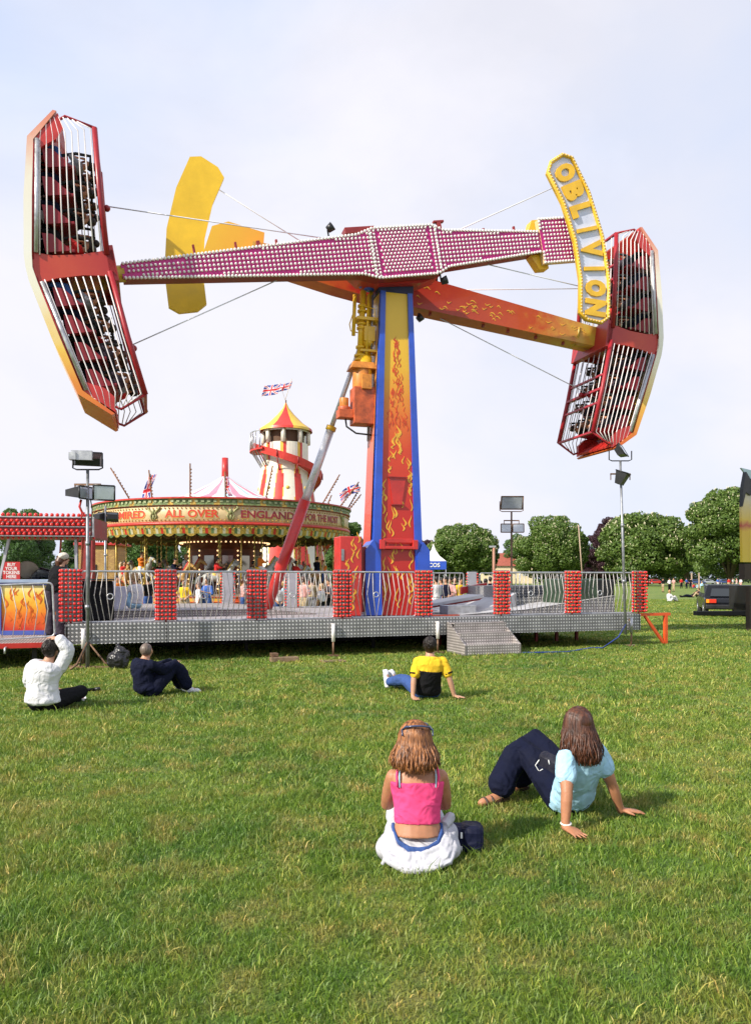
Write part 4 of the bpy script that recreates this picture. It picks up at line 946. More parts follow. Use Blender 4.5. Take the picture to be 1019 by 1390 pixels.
# ---- stay rods
def rods(parent, segs, r=.013):
    b = MB()
    for p, q in segs: b.cyl(p, q, r, n=8)
    return b.build('stay_rod', mat('pale_rod', (.74, .74, .80), .4, metal=0., var=.05), parent)
rods(fa, [((-6.25, .2, 1.45), (-1.3, .25, .45))]); rods(fa, [((-6.25, .2, -1.45), (-2.9, .25, -.32))]); rods(fa, [((4.9, -.1, 1.5), (1.3, .2, .4))]); rods(fa, [((4.9, -.1, -1.3), (2.2, .2, -.35))])
rods(ra, [((6.2, 0, -1.5), (1.6, .1, -.36))]); rods(ra, [((6.2, 0, 1.5), (1.6, .1, .38))]); rods(ra, [((-4.7, 0, 1.5), (-1.3, .1, .38))])
# spot lamps on the hub
for (par, x, z, y, a) in ((fa, -1.62, .62, .05, .5), (hub, -1.5, 8.55, -.3, .8), (fa, .9, -.70, .1, .2), (ra, 1.15, .48, -.2, .1), (ra, .95, -.62, -.1, .9)):
    b = MB(); b.cyl((x, y, z), (x+.14*math.cos(a), y-.05, z+.14*math.sin(a)), .075, .10, n=12); b.beam((x, y, z), (x, y, z-.18*(1 if z > 0 and par is not hub else -1)), .03, .03); b.build('spot_lamp', BLACK, par)

# ---- gondolas
SKINPANEL = gradmat('gondola_skin_paint', [(0, (.62, .04, .02)), (.14, (.70, .20, .02)), (.28, (.80, .52, .08)), (.44, (.80, .76, .60)), (.56, (.80, .78, .70)), (.75, (.80, .74, .62)), (.9, (.75, .30, .2)), (1, (.6, .06, .04))], 'Z', -3.4, 3.4, noise=.05)
def sect(s, t, q):
    """point of the cage: s = +1 upper / -1 lower half, t along (0..1), q across (0 inner .. 1 outer)"""
    zi, zo = .28+2.33*t, .28+2.12*t
    xi, xo = -.22*max(0, t)**1.2, 1.33-.42*t
    return (xi+(xo-xi)*q, s*(zi+(zo-zi)*q))
def gondola(loc, rotz_y, sgn, label_side):
    G = MB(); D = .86
    # centre beam plates
    for y in (-D, D-.06): G.prism([(-.12, -.26), (-.12, .26), (.5, .20), (1.0, .22), (1.38, .31), (1.38, -.31), (1.0, -.22), (.5, -.20)], (0, y, 0), (1, 0, 0), (0, 0, 1), (0, 1, 0), .06)
    G.box((.66, 0, 0), (1.24, 2*D-.15, .14)); G.box((-.06, 0, 0), (.16, 2*D, .7))
    g = G.build('gondola', gradmat('gondola_beam_paint', [(0, (.36, .012, .015)), (.5, (.48, .05, .02)), (1, (.40, .015, .02))], 'X', -.2, 1.9, noise=.12, ns=5), ride, .01)
    RB = mat('cage_red', (.33, .010, .018), .4, var=.15) if 'cage_red' not in bpy.data.materials else bpy.data.materials['cage_red']
    BAR = bpy.data.materials.get('cage_bar') or mat('cage_bar', (.80, .74, .74), .4, metal=0., var=.05)
    for s in (-1, 1):
        b = MB()
        for y in (-D, D):
            b.tube([(sect(s, t, 0)[0], y, sect(s, t, 0)[1]) for t in (-.05, .5, 1.0)], .055, 8)
            b.tube([(sect(s, t, 1)[0]+.02, y, sect(s, t, 1)[1]) for t in (-.05, .5, 1.0)], .035, 8)
        for t in (.33, .66, 1.0):
            p = sect(s, t, 0); b.beam((p[0], -D, p[1]), (p[0], D, p[1]), .06, .05)
        p = sect(s, .5, 0); b.sph((p[0]-.1, 0, p[1]), .07, 8, 6); b.beam((p[0], -D, p[1]), (p[0], D, p[1]), .1, .06)
        # end frame
        e0, e1 = sect(s, 1, 0), sect(s, 1, 1)
        for y in (-D, D): b.tube([(e0[0], y, e0[1]), (.28, y, s*2.84), (e1[0]-.05, y, e1[1]+s*.12)], .028, 8)
        b.build('cage_frame', RB, g)
        b = MB()
        for y in (-D-.02, D+.02):
            for i in range(9):
                q = .07+.105*i; b.tube([(sect(s, t, q)[0], y, sect(s, t, q)[1]) for t in (-.02, .5, 1.0)]+[(.03+.76*q, y, s*(2.70+.12*math.sin(q*PI)))], .013, 6)
        for i in range(6):
            y = -D+.26*(i+.8); b.tube([(sect(s, t, 0)[0], y, sect(s, t, 0)[1]) for t in (-.02, .5, 1.0)], .013, 6)
        b.build('cage_bars', BAR, g)
        # end cap
        b = MB(); b.prism([(.40, s*2.89), (.90, s*2.42), (.94, s*2.20), (.52, s*2.40), (.36, s*2.6)][::int(s)], (0, -D-.03, 0), (1, 0, 0), (0, 0, 1), (0, 1, 0), .10); b.prism([(.40, s*2.89), (.90, s*2.42), (.94, s*2.20), (.52, s*2.40), (.36, s*2.6)][::int(s)], (0, D-.07, 0), (1, 0, 0), (0, 0, 1), (0, 1, 0), .10)
        b.prism([(.40, s*2.87), (.89, s*2.40), (.86, s*2.36), (.37, s*2.83)][::int(s)], (0, -D+.07, 0), (1, 0, 0), (0, 0, 1), (0, 1, 0), 2*D-.14); b.build('end_cap', RED, g)
        # floor / outer skin
        b = MB(); b.prism([(1.39, 0), (1.35, s*.28), (sect(s, .5, 1)[0]+.03, sect(s, .5, 1)[1]), (sect(s, 1, 1)[0]+.02, sect(s, 1, 1)[1]), (.42, s*2.92), (.48, s*2.94), (sect(s, 1, 1)[0]+.12, sect(s, 1, 1)[1]+s*.06), (sect(s, .5, 1)[0]+.18, sect(s, .5, 1)[1]), (1.50, s*.24), (1.51, 0)], (0, -D-.05, 0), (1, 0, 0), (0, 0, 1), (0, 1, 0), 2*D+.1)
        b.build('outer_skin', SKINPANEL, g)
        for y in (-D-.03, D+.03): b = MB(); b.tube([(sect(s, t, .955)[0], y, sect(s, t, .955)[1]) for t in (0, .5, 1.0)], .045, 6); b.build('floor_rail', GALV, g)
        for k in range(4):
            t = (k+.45)/4; x1, z = sect(s, t, .88); b = MB()
            b.box((x1-.10, 0, z), (.08, 2*D-.25, .34)); b.box((x1-.34, 0, z-.19), (.44, 2*D-.25, .07))
            for y in (-D+.06, D-.06, 0): b.prism([(x1-.02, z-.22), (x1-.02, z+.15), (x1-.20, z+.12), (x1-.36, z-.06), (x1-.5, z-.22)], (0, y-.02, 0), (1, 0, 0), (0, 0, 1), (0, 1, 0), .04)
            b.build('seat_row', REDSEAT, g, .02)
            b = MB()
            for y in (-.62, -.22, .22, .62): b.tube([(x1-.84, y, z-.14), (x1-.88, y, z+.06), (x1-.62, y, z+.12), (x1-.34, y, z+.09)], .03, 7)
            b.build('shoulder_bar', BLACKM, g)
    return g
REDSEAT = mat('red_seat', (.24, .008, .018), .5, var=.15)
# left gondola on the front arm, right gondola on the rear arm
def armpt(yc, zc, ang, L_, s):
    return V((s*L_*math.cos(ang), yc, zc+s*L_*math.sin(ang)))
aA, aB = R(10.5), R(-7.6)
gl = gondola((0, 0, 0), 0, 1, 'left')
gl.matrix_local = M4.Translation(armpt(-.70, 8.99, aA, 6.42, -1)) @ M4.Rotation(-aA, 4, 'Y') @ M4.Rotation(PI, 4, 'Z')
gr = gondola((0, 0, 0), 0, 1, 'right')
gr.matrix_local = M4.Translation(armpt(.74, 8.74, aB, 5.95, 1)) @ M4.Rotation(-aB, 4, 'Y')
# riders: heads point inwards, feet to the outer skin
S = seat(); S.update(eL=(-.19, .16, .36), eR=(.19, .16, .36), wL=(-.1, .16, .56), wR=(.1, .16, .56), kL=(-.11, .38, .10), kR=(.11, .38, .10), aL=(-.11, .44, -.30), aR=(.11, .44, -.30), tL=(-.11, .58, -.34), tR=(.11, .58, -.34))
proto = []
for i, (c, t, hc) in enumerate((('black', 'navy', HDARK), ('charcoal', 'black', HBROWN), ('red', 'black', HDARK), ('grey', 'denim', HDARK))):
    proto.append(figure('x', S, (0, 0, 0), 0, SKINT, top=dict(m=CLO[c], sleeve=.5), bottom=dict(m=CLO[t]), shoes=dict(m=CLO['black']), hair=dict(style='short', m=hc), vox=.03, hands=False, wt=1.05))
bpy.context.view_layer.update()
rr = random.Random(5); used = set()
RW = M4.Translation((RX, RY, 0)) @ M4.Rotation(TH, 4, 'Z')
for g, side in ((gl, 'left'), (gr, 'right')):
    GW = RW @ g.matrix_local
    for s in (-1, 1):
        for k in range(4):
            t = (k+.45)/4; x1, z = sect(s, t, .88)
            for y in (-.52, 0., .52):
                if rr.random() < .10 and y == 0: continue
                i = rr.choice((0, 0, 1, 1, 2, 3))
                # rider z -> -x (inwards), rider y -> +z, rider x -> -y
                Q = M4(((0, 0, -1, x1-.20), (-1, 0, 0, y), (0, 1, 0, z-.10), (0, 0, 0, 1)))
                MW = GW @ Q @ M4.Scale(.86, 4)
                hlf = 'upper' if (s > 0) else 'lower'
                lb = 'rider in dark clothes strapped into the %s half of the %s gondola' % (hlf, side)
                if i in used: o = dup(proto[i], lb, matrix=MW)
                else: o = proto[i]; o['label'] = lb; o.matrix_world = MW; used.add(i)
                o['group'] = 'riders in the %s half of the %s gondola' % (hlf, side); o['category'] = 'person'
for i, q in enumerate(proto):
    if i not in used:
        for ch in list(q.children): bpy.data.objects.remove(ch)
        bpy.data.objects.remove(q)
# ------------------------------------------------------------------ the deck of the ride
DZ = .775; DT = R(19.3)
FL = V((-5.82, 14.79, 0)); DX = V((math.cos(DT), math.sin(DT), 0)); DY = V((-math.sin(DT), math.cos(DT), 0))
def dloc(px, off=0.):
    """distance along the fence line (shifted off metres back) where a column of the photograph meets it"""
    k = (px-CX)/F; o = FL+DY*off; return (k*o.y-o.x)/(DX.x-k*DX.y)
DWID = dloc(867, -.16)
deck = thing('ride_deck', 'raised silver tread plate deck carrying the tall ride, on jacks above the grass', 'ride platform', FL, DT)
DPT = 6.9
b = MB(); b.box((DWID/2-.05, DPT/2-.16, DZ-.02), (DWID+.1, DPT, .04)); b.build('deck_floor', TREADTOP, deck)
xs = [-.06]+[dloc(p, -.16) for p in (226, 350, 464, 580, 680, 774)]+[DWID]
for a, c in zip(xs, xs[1:]):
    b = MB(); b.prism([(-.16, DZ+.012), (.12, DZ+.016), (.12, DZ-.03), (-.12, DZ-.03), (-.135, DZ-.38), (-.165, DZ-.38)], (a+.006, 0, 0), (0, 1, 0), (0, 0, 1), (1, 0, 0), c-a-.012)
    b.build('skirt_panel', TREAD, deck)
b = MB(); b.box((DWID+.03, DPT/2-.16, DZ-.19), (.03, DPT, .38)); b.build('side_skirt', TREAD, deck)
b = MB(); b.box((-.09, DPT/2-.16, DZ-.19), (.03, DPT, .38)); b.build('side_skirt', TREAD, deck)
b = MB(); b.box((DWID/2, .5, DZ-.20), (DWID-.2, .12, .2)); b.box((DWID/2, 2.2, DZ-.28), (DWID-.3, .2, .36)); b.box((DWID/2, 4.6, DZ-.28), (DWID-.3, .2, .36)); b.build('chassis_beam', BLACKM, deck)
b = MB(); b.box((5.6, 6.4, .33), (12.6, .06, .66)); b.box((6.2, 3.2, .30), (9.5, 2.0, .36)); b.build('trailer_and_shade_panel', BLACKM, deck)  # trailer body, plus an added black rear panel that keeps the underside dark
for x in (8.9, 9.9):
    for y in (.9, 1.2):
        b = MB(); b.cyl((x, y, .36), (x, y+.24, .36), .36, n=22); w_ = b.build('wheel', RUBBER, deck); b = MB(); b.cyl((x, y-.012, .36), (x, y+.02, .36), .15, n=16); b.build('rim', RUST, w_)
b = MB(); b.box((9.1, .8, .42), (.3, .3, .14), rot=(.2, .1, 0)); b.build('axle_box', mat('ochre_steel', (.22, .09, .02), .6), deck)
for x in (2.3, 3.6, 6.6, 8.3, 11.0, 11.6, 12.2):
    b = MB(); b.box((x, 1.4, .3), (.07, .07, .60)); b.build('underframe_strut', REDDARK if x > 8 else BLACKM, deck)
for p in (113, 453, 595, 858):
    x = dloc(p, -.26); b = MB(); b.cyl((x, -.22, DZ-.46), (x, -.22, DZ-.08), .038, n=10); lg = b.build('jack_leg', BULBWHITE if p != 858 else GALV, deck)
    b = MB(); b.cyl((x, -.22, .02), (x, -.22, DZ-.44), .022, n=8); b.box((x, -.22, .02), (.22, .22, .03)); b.box((x, -.17, DZ-.14), (.05, .12, .05)); b.build('jack_screw', RUST, lg)
# inner raised step, ramps, end ramp
b = MB(); b.prism([(0.15, DZ), (5.45, DZ), (5.45, DZ+.02), (4.0, DZ+.16), (.15, DZ+.17)], (0, 2.3, 0), (1, 0, 0), (0, 0, 1), (0, 1, 0), 4.2); b.build('inner_step', TREADSTEP, deck)
b = MB(); b.box((2.1, 2.27, DZ+.165), (3.9, .07, .035)); b.build('step_edge', ALU, deck)
RAMP = mat('pale_ramp', (.50, .49, .50), .55, metal=.15, var=.15)
b = MB()   # curved rising ramp behind the 5th and 6th pillars
for i in range(8):
    t0, t1 = i/8, (i+1)/8
    x0, x1 = 9.0+t0*1.6, 9.0+t1*1.6; z0, z1 = DZ+.02+.48*t0**1.5, DZ+.02+.48*t1**1.5
    b.add([(x0, 1.2+t0*.5, z0), (x1, 1.2+t1*.5, z1), (x1, 3.4, z1), (x0, 3.4, z0), (x0, 1.2+t0*.5, DZ-.01), (x1, 1.2+t1*.5, DZ-.01), (x1, 3.4, DZ-.01), (x0, 3.4, DZ-.01)], [(0, 1, 2, 3), (0, 4, 5, 1), (3, 2, 6, 7), (1, 5, 6, 2), (0, 3, 7, 4)], 0)
b.build('curved_ramp', RAMP, deck)
b = MB(); b.prism([(7.6, DZ+.10), (9.6, DZ+.38), (9.6, DZ+.46), (7.6, DZ+.16)], (0, 1.6, 0), (1, 0, 0), (0, 0, 1), (0, 1, 0), .9, side=0); b.build('folding_ramp', RAMP, deck)
b = MB(); b.prism([(7.6, DZ+.06), (9.5, DZ+.32), (9.6, DZ+.378), (7.6, DZ+.098)], (0, 1.62, 0), (1, 0, 0), (0, 0, 1), (0, 1, 0), .86); b.build('ramp_underside', REDDARK, deck)
b = MB(); b.box((8.75, 1.3, DZ+.11), (.75, .5, .22)); b.build('step_block', GALV, deck, .01)
b = MB(); b.box((8.0, .45, DZ+.02), (.75, .06, .03), rot=(0, 0, -.05)); b.build('red_bar', ORANGERED, deck)
b = MB(); b.prism([(8.6, DZ+.0), (10.3, DZ+.10), (12.9, DZ+.42), (12.9, DZ+.0)], (0, .75, 0), (1, 0, 0), (0, 0, 1), (0, 1, 0), .05); b.prism([(9.9, DZ+.2), (12.9, DZ+.62), (12.9, DZ+.0), (9.9, DZ+.0)], (0, 2.0, 0), (1, 0, 0), (0, 0, 1), (0, 1, 0), .05); b.build('raised_walkway_side', TREAD, deck)
b = MB(); b.add([(8.6, .74, DZ+.01), (10.3, .74, DZ+.11), (12.9, .74, DZ+.43), (12.9, 2.0, DZ+.43), (10.3, 2.0, DZ+.11), (8.6, 2.0, DZ+.01)], [(0, 1, 4, 5), (1, 2, 3, 4)]); b.build('raised_walkway', RAMP, deck)
b = MB(); b.box((11.6, 3.2, DZ+.34), (2.6, 1.6, .66)); b.build('rear_podium', TREAD, deck)
b = MB(); b.box((12.05, 1.35, DZ+.45), (1.25, .9, .82), taper=.97); b.build('machine_cover', mat('dark_green_cover', (.035, .06, .035), .35, var=.3), deck, .03)
b = MB(); b.box((12.75, 1.3, DZ+.42), (.5, .8, .84)); b.build('dark_cabinet', BLACK, deck, .02)
b = MB(); b.prism([(10.1, DZ+.62), (10.9, DZ+.75), (10.9, DZ+.62), (10.1, DZ+.42)], (0, 3.9, 0), (1, 0, 0), (0, 0, 1), (0, 1, 0), .1); b.build('red_skirt', RED, deck)
# red outrigger at the right end
b = MB(); X0 = DWID+.06
b.beam((X0-.05, -.05, DZ-.02), (X0+.95, -.05, DZ-.02), .07, .07); b.beam((X0+.82, -.05, 0), (X0+.82, -.05, DZ-.05), .08, .08); b.beam((X0+.2, -.05, DZ-.06), (X0+.76, -.05, .04), .06, .06); b.build('outrigger', ORANGERED, deck)

# steps in front
x0 = dloc(606, -.16); x1 = dloc(679, -.16)
st = thing('deck_steps', 'three silver tread plate steps leading up from the grass to the deck', 'steps', FL+DX*x0+DY*(-.18), DT); SW = x1-x0; SH = DZ-.10
D_ = .90
for x in (0, SW-.03): b = MB(); b.prism([(0, 0.01), (0, SH), (-.10, SH), (-D_, SH*.33), (-D_, 0.01)], (x, 0, 0), (0, 1, 0), (0, 0, 1), (1, 0, 0), .03); b.build('stringer', TREADSIDE, st)
for i in range(3):
    zt = SH*(i+1)/3-.02*(i == 2); y0 = -D_+.015+.285*i
    b = MB(); b.box((SW/2, y0+.01, zt-SH/6), (SW-.07, .02, SH/3-.02)); b.box((SW/2, y0+.16, zt), (SW-.07, .31, .02)); o = b.build('step', TREADSTEP, st)
# fence panels and bulb pillars
PX = [96, 225, 348.5, 464.5, 574.5, 680, 776, 866.5]
PW = .35
base = None
def pillar(lb, loc, rz=DT, h=1.03, first=[None]):
    if first[0] is None:
        t = thing('bulb_pillar', lb, 'light pillar', loc, rz, 'red bulb pillars along the deck rail')
        b = MB(); b.box((0, .03, h/2), (PW, .04, h)); b.box((0, -.02, h/2), (PW-.22, .06, h-.02)); b.box((-PW/2+.02, 0, h/2), (.03, .09, h)); b.box((PW/2-.02, 0, h/2), (.03, .09, h)); b.build('back_plate', STEEL, t)
        b = MB()
        for k in range(13):
            z = .045+k*.0785
            for i in range(5): b.cyl((-.148+.074*i, -.05, z), (-.148+.074*i, -.09, z), .018, n=6)
        tag(b.build('lamp_holders', YELDARK, t), kind='stuff')
        b = MB()
        for k in range(13):
            z = .045+k*.0785
            for i in range(5):
                x = -.148+.074*i; b.sph((x, -.10-.03*((i+k) % 2), z), (.030, .028, .030), 9, 6)
            for sx in (-1, 1): b.sph((sx*.185, -.02, z), (.03, .03, .033), 8, 6)
        tag(b.build('red_bulbs', BULBRED, t), kind='stuff')
        b = MB(); b.cyl((0, 0, -.14), (0, 0, .01), .02, n=8); b.tube([(0, -.02, -.15), (.03, -.02, -.18), (0, -.02, -.21), (-.03, -.02, -.18)], .007, 6, closed=True); b.build('locating_pin', RED, t)
        first[0] = t; return t
    return dup(first[0], lb, loc, rz)
ords = ['leftmost red bulb pillar, beside the man in the pale cap', 'red bulb pillar second from the left, in front of the merry-go-round', 'red bulb pillar at the foot of the red and silver strut', 'red bulb pillar in front of the flame painted cabinet',
        'red bulb pillar just right of the blue edged tower', 'red bulb pillar directly above the right side of the steps', 'red bulb pillar second from the right end of the deck', 'rightmost red bulb pillar, at the end of the deck']
PXl = [dloc(p) for p in PX]
for p, lb in zip(PXl, ords): pillar(lb, FL+DX*p+V((0, 0, DZ+.03)))
def fence(name, lb, p0, width, rz, zb, ht=.98, ringp=.38, tilt=0., group='steel fence panels round the deck', nb=13, flip=1):
    t = thing(name, lb, 'fence panel', (p0[0], p0[1], zb), rz, group)
    if tilt: t.rotation_euler = (0, tilt, rz)
    r = .07; c = []
    for (cx, cz, a0) in ((width-r, ht-r, 0), (r, ht-r, 90), (r, r, 180), (width-r, r, 270)):
        for k in range(5): a = R(a0+k*22.5); c.append((cx+r*math.cos(a), 0, cz+r*math.sin(a)))
    b = MB(); b.tube(c, .019, 8, closed=True); b.build('frame', GALV, t)
    b = MB(); rx_ = width*ringp
    for i in range(nb):
        x = width*(i+.8)/(nb+.6); s = (-1 if x < rx_ else 1)*flip; dz_ = abs(x-rx_)
        k = .045 if dz_ > .12 else .02
        xt = x-s*.02+(.05*s if dz_ < .12 else 0); xm = x+s*k*1.1
        b.tube([(xt, 0, ht), (xm, -.012, ht*.52), (x-s*.045, 0, 0)], .0085, 6)
    tag(b.build('bars', RAIL, t))
    b = MB(); b.tube([(rx_+.055*math.cos(a), -.02, ht*.50+.055*math.sin(a)) for a in np.linspace(0, 2*PI, 19)[:-1]], .011, 7, closed=True); b.build('ring', GALV, t)
    return t
flab = ['fence panel in front of the black cases and sitting child', 'fence panel between the second and third bulb pillars', 'fence panel right of the strut foot', 'fence panel in front of the blue and orange tower base', 'fence panel across the gap above the steps', 'fence panel in front of the curved walkway', 'fence panel in front of the dark green machine cover']
for i in range(7):
    a, c = PXl[i]+PW/2+.01, PXl[i+1]-PW/2-.01
    if i == 4: continue
    fence('fence_panel', flab[i], FL+DX*a, c-a, DT, DZ+.03)
# rear rail of the deck: grey posts and bars
BK = 6.55
for i, (px, lb) in enumerate(((309, 'grey post of the rear rail left of the strut'), (396, 'grey post of the rear rail right of the strut'), (640, 'grey post of the rear rail right of the tower'))):
    x = dloc(px, BK); t = thing('rail_post', lb, 'rail post', FL+DX*x+DY*BK+V((0, 0, DZ)), DT, 'grey posts of the rear rail')
    b = MB(); b.box((0, 0, .54), (.30, .10, 1.08)); b.build('post', ALU, t, .01); b = MB()
    for k in range(12):
        for s in (-1, 1): b.sph((s*.19, -.04, .08+k*.085), .026, 6, 5)
    tag(b.build('red_bulbs', BULBRED, t), kind='stuff')
for px0, px1, lb in ((238, 302, 'rear rail panel seen left of the grey post'), (318, 386, 'rear rail panel behind the third bulb pillar'), (405, 470, 'rear rail panel behind the fence right of the strut'), (583, 629, 'rear rail panel just right of the tower'), (651, 700, 'rear rail panel behind the sixth bulb pillar'), (705, 765, 'rear rail panel above the curved walkway')):
    a, c = dloc(px0, BK), dloc(px1, BK); fence('fence_panel', lb, FL+DX*a+DY*BK, c-a, DT, DZ+.02, 1.02, ringp=1.5, nb=max(5, int((c-a)/.17)), group='rear rail panels')
# flame cabinet left of the tower
q = dloc(472, 1.0); t = thing('control_cabinet', 'red cabinet painted with yellow flames at the left foot of the tower', 'cabinet', FL+DX*q+DY*1.0+V((0, 0, DZ)), DT)
b = MB(); b.box((0, 0, .92), (.52, .5, 1.80)); cb = b.build('cabinet_body', RED, t, .02); b = MB(); b.box((-.20, -.255, 1.4), (.06, .02, .26)); b.build('vent', STEEL, cb)
b = MB(); rnd = random.Random(12)
for i in range(18):
    z = .15+i*.09; x = rnd.uniform(-.12, .18); b.prism([(p[0]+x, p[1]+z) for p in lick(rnd.uniform(.14, .24), .045, rnd.choice((-1, 1)))], (0, -.257, 0), (1, 0, 0), (0, 0, 1), (0, 1, 0), .02)
b.build('painted_flames', FY, cb)
b = MB(); b.box((.36, .1, .85), (.14, .3, 1.5)); b.build('side_duct', REDDARK, t, .02)
# things lying under and beside the deck
q = onground(158, 910); t = thing('rubbish_bag', 'black plastic rubbish bag standing in the shade by the left end of the deck', 'rubbish bag', (q.x, q.y+.1, 0))
b = MB(); rnd = random.Random(2)
b.sph((0, 0, .15), (.19, .16, .16), 14, 9); b.sph((.03, 0, .30), (.13, .11, .12), 12, 8)
for i in range(12): a = i*.52; b.sph((math.cos(a)*.14, math.sin(a)*.12, .08+.2*rnd.random()), (.07, .06, .09), 8, 6)
b.tube([(.02, 0, .36), (0, 0, .42), (-.03, .01, .45)], [.05, .03, .045], 8); o = b.build('bag', mat('black_polythene', (.014, .014, .017), .38, coat=.1), t); remesh(o, .012, 1, .04, .06)
q = onground(384, 900); t = thing('timber_packing', 'weathered timber packing blocks lying under the deck edge', 'packing', (q.x, q.y+.2, 0), DT); b = MB(); b.box((0, 0, .05), (.55, .2, .09)); b.build('lower_block', WOOD, t, .008); b = MB(); b.box((-.18, .1, .135), (.14, .2, .07)); b.build('upper_block', RUST, t, .008)
q = onground(453, 899); t = thing('timber_packing', 'flat timber pad under the jack left of the tower', 'packing', (q.x, q.y, 0), DT); MB().box((0, .05, .015), (.45, .3, .03)).build('pad', WOOD, t, .005)
b = MB(); pts = [onground(640, 889, .03)+V((0, .5, 0)), onground(720, 886, .03), onground(770, 885, .03), onground(805, 879, .03), V((5.05, 17.2, .10)), V((5.55, 17.7, .30)), V((5.95, 18.4, .55))]
b.tube([pts[0]]+[V(p) for p in pts[1:]], .015, 7); tag(b.build('blue_hose', mat('blue_hose_plastic', (.02, .05, .26), .45), None), 'blue water hose trailing on the grass beneath the right end of the deck', 'hose')

# ---- floodlight masts
def floodhead(b_body, b_glass, c, az, el, w_=.50, h_=.26, d_=.20, r=None):
    Q = (M4.Rotation(az, 4, 'Z') @ M4.Rotation(el, 4, 'X')).to_3x3()
    def T(p): return V(c)+Q @ V(p)
    a = [T((sx*w_/2, -d_/2, sz*h_/2)) for sz in (-1, 1) for sx in (-1, 1)]; e = [T((sx*w_*.42, d_/2, sz*h_*.26)) for sz in (-1, 1) for sx in (-1, 1)]
    b_body.add(a+e, [(0, 4, 5, 1), (2, 3, 7, 6), (0, 2, 6, 4), (1, 5, 7, 3), (4, 6, 7, 5)], 0); b_body.add(a, [(0, 1, 3, 2)], 0)
    gq = [T((sx*w_*.46, -d_/2-.006, sz*h_*.44)) for sz in (-1, 1) for sx in (-1, 1)]; b_glass.add(gq, [(0, 1, 3, 2)])
    for p, q in ((0, 1), (1, 3), (3, 2), (2, 0)): b_body.cyl(a[p], a[q], .016, n=6)
def mast(lb, base, top, heads, col=STEEL, foot=True, yoke=None, tilt=0.):
    t = thing('floodlight_mast', lb, 'floodlight mast', base, 0, 'floodlight masts round the deck'); h = top
    b = MB(); b.cyl((0, 0, .02), (tilt, 0, h), .034, .028, n=12); b.cyl((tilt*.3, 0, h*.3), (tilt*.32, 0, h*.32), .05, n=12); b.cyl((tilt*.6, 0, h*.62), (tilt*.62, 0, h*.64), .042, n=12); b.build('pole', col, t)
    if foot:
        b = MB()
        for a in (0.2, 2.3, 4.4): b.tube([(0, 0, .5), (math.cos(a)*.30, math.sin(a)*.30, .10), (math.cos(a)*.55, math.sin(a)*.4, .03)], .018, 6)
        b.beam((-.55, .1, .03), (.42, -.05, .03), .06, .04); b.build('tripod_foot', RUST, t)
    b = MB(); b.beam((tilt-.24, 0, h*.925), (tilt+.24, 0, h*.925), .04, .035)
    for s in (-1, 0.05, 1): b.beam((tilt+s*.23, 0, h*.925), (tilt+s*.23, 0, h*.89), .02, .02)
    b.build('cross_bar', RUST, t)
    for (c, az, el, w_, h_, d_) in heads:
        bb, gg = MB(), MB(); floodhead(bb, gg, (c[0]+tilt, c[1], c[2]), az, el, w_, h_, d_)
        if c[2] > h: # yoke bracket
            bb.tube([(tilt-w_/2-.02, 0, c[2]+.02), (tilt-w_/2-.02, 0, h+.03), (tilt-w_/2+.05, 0, h), (tilt+w_/2-.05, 0, h), (tilt+w_/2+.02, 0, h+.03), (tilt+w_/2+.02, 0, c[2]+.02)], .015, 6)
        hd = bb.build('lamp_housing', BLACK if col is not RUST else RUST, t); gg.build('lamp_glass', LAMPGLASS, hd)
    return t
q = onground(119, 908); t = mast('tall floodlight mast nearest the camera, by the left end of the deck', q, 3.63, [((0, 0, 3.80), R(200), R(-20), .50, .24, .26), ((-.17, 0, 3.20), R(70), 0, .34, .22, .34), ((.30, -.05, 3.20), R(25), R(5), .36, .26, .30)])
b = MB(); b.box((-.04, -.17, 3.86), (.36, .10, .17), rot=(0, 0, .15)); b.box((-.19, -.2, 3.84), (.12, .14, .13), rot=(0, 0, .15)); b.build('ballast_box', GALV, t); b = MB()
b.tube([(.05, 0, 3.1), (.1, -.05, 2.9), (.05, 0, 2.3), (.04, -.03, 1.3), (.06, 0, .9), (.1, -.1, .6), (-.05, -.15, .25), (-.1, -.1, .05)], .010, 6); b.build('cable', RUBBER, t)
b = MB(); b.tube([(-.10, -.05, 3.08), (-.13, -.05, 2.95), (-.08, -.05, 2.84), (-.1, -.05, 2.75), (-.05, -.05, 2.85)], .022, 6); b.build('looped_cable', RED, t)
p = at(143, HY, 21); mast('shorter floodlight mast with two grey lamps in front of the merry-go-round', (p.x, 21, 0), 3.62, [((-.17, 0, 3.32), R(150), 0, .32, .24, .2), ((.19, 0, 3.32), R(200), 0, .30, .24, .2)])
p = at(694, HY, 24); mast('brown floodlight mast standing right of the tower behind the deck', (p.x, 24, 0), 3.72, [((0, 0, 4.02), R(0), R(24), .68, .42, .18), ((-.19, -.02, 3.20), R(5), 0, .32, .26, .14), ((.20, -.02, 3.20), R(-4), 0, .34, .26, .14)], RUST, False)
p = at(849, HY, 18.6); mast('slightly leaning floodlight mast at the right end of the deck', (p.x, 18.6, DZ-.5), 4.2, [((0, 0, 4.42), R(62), R(-30), .5, .30, .16), ((.02, 0, 3.78), R(60), R(-70), .36, .28, .3)], STEEL, False, tilt=-.13)

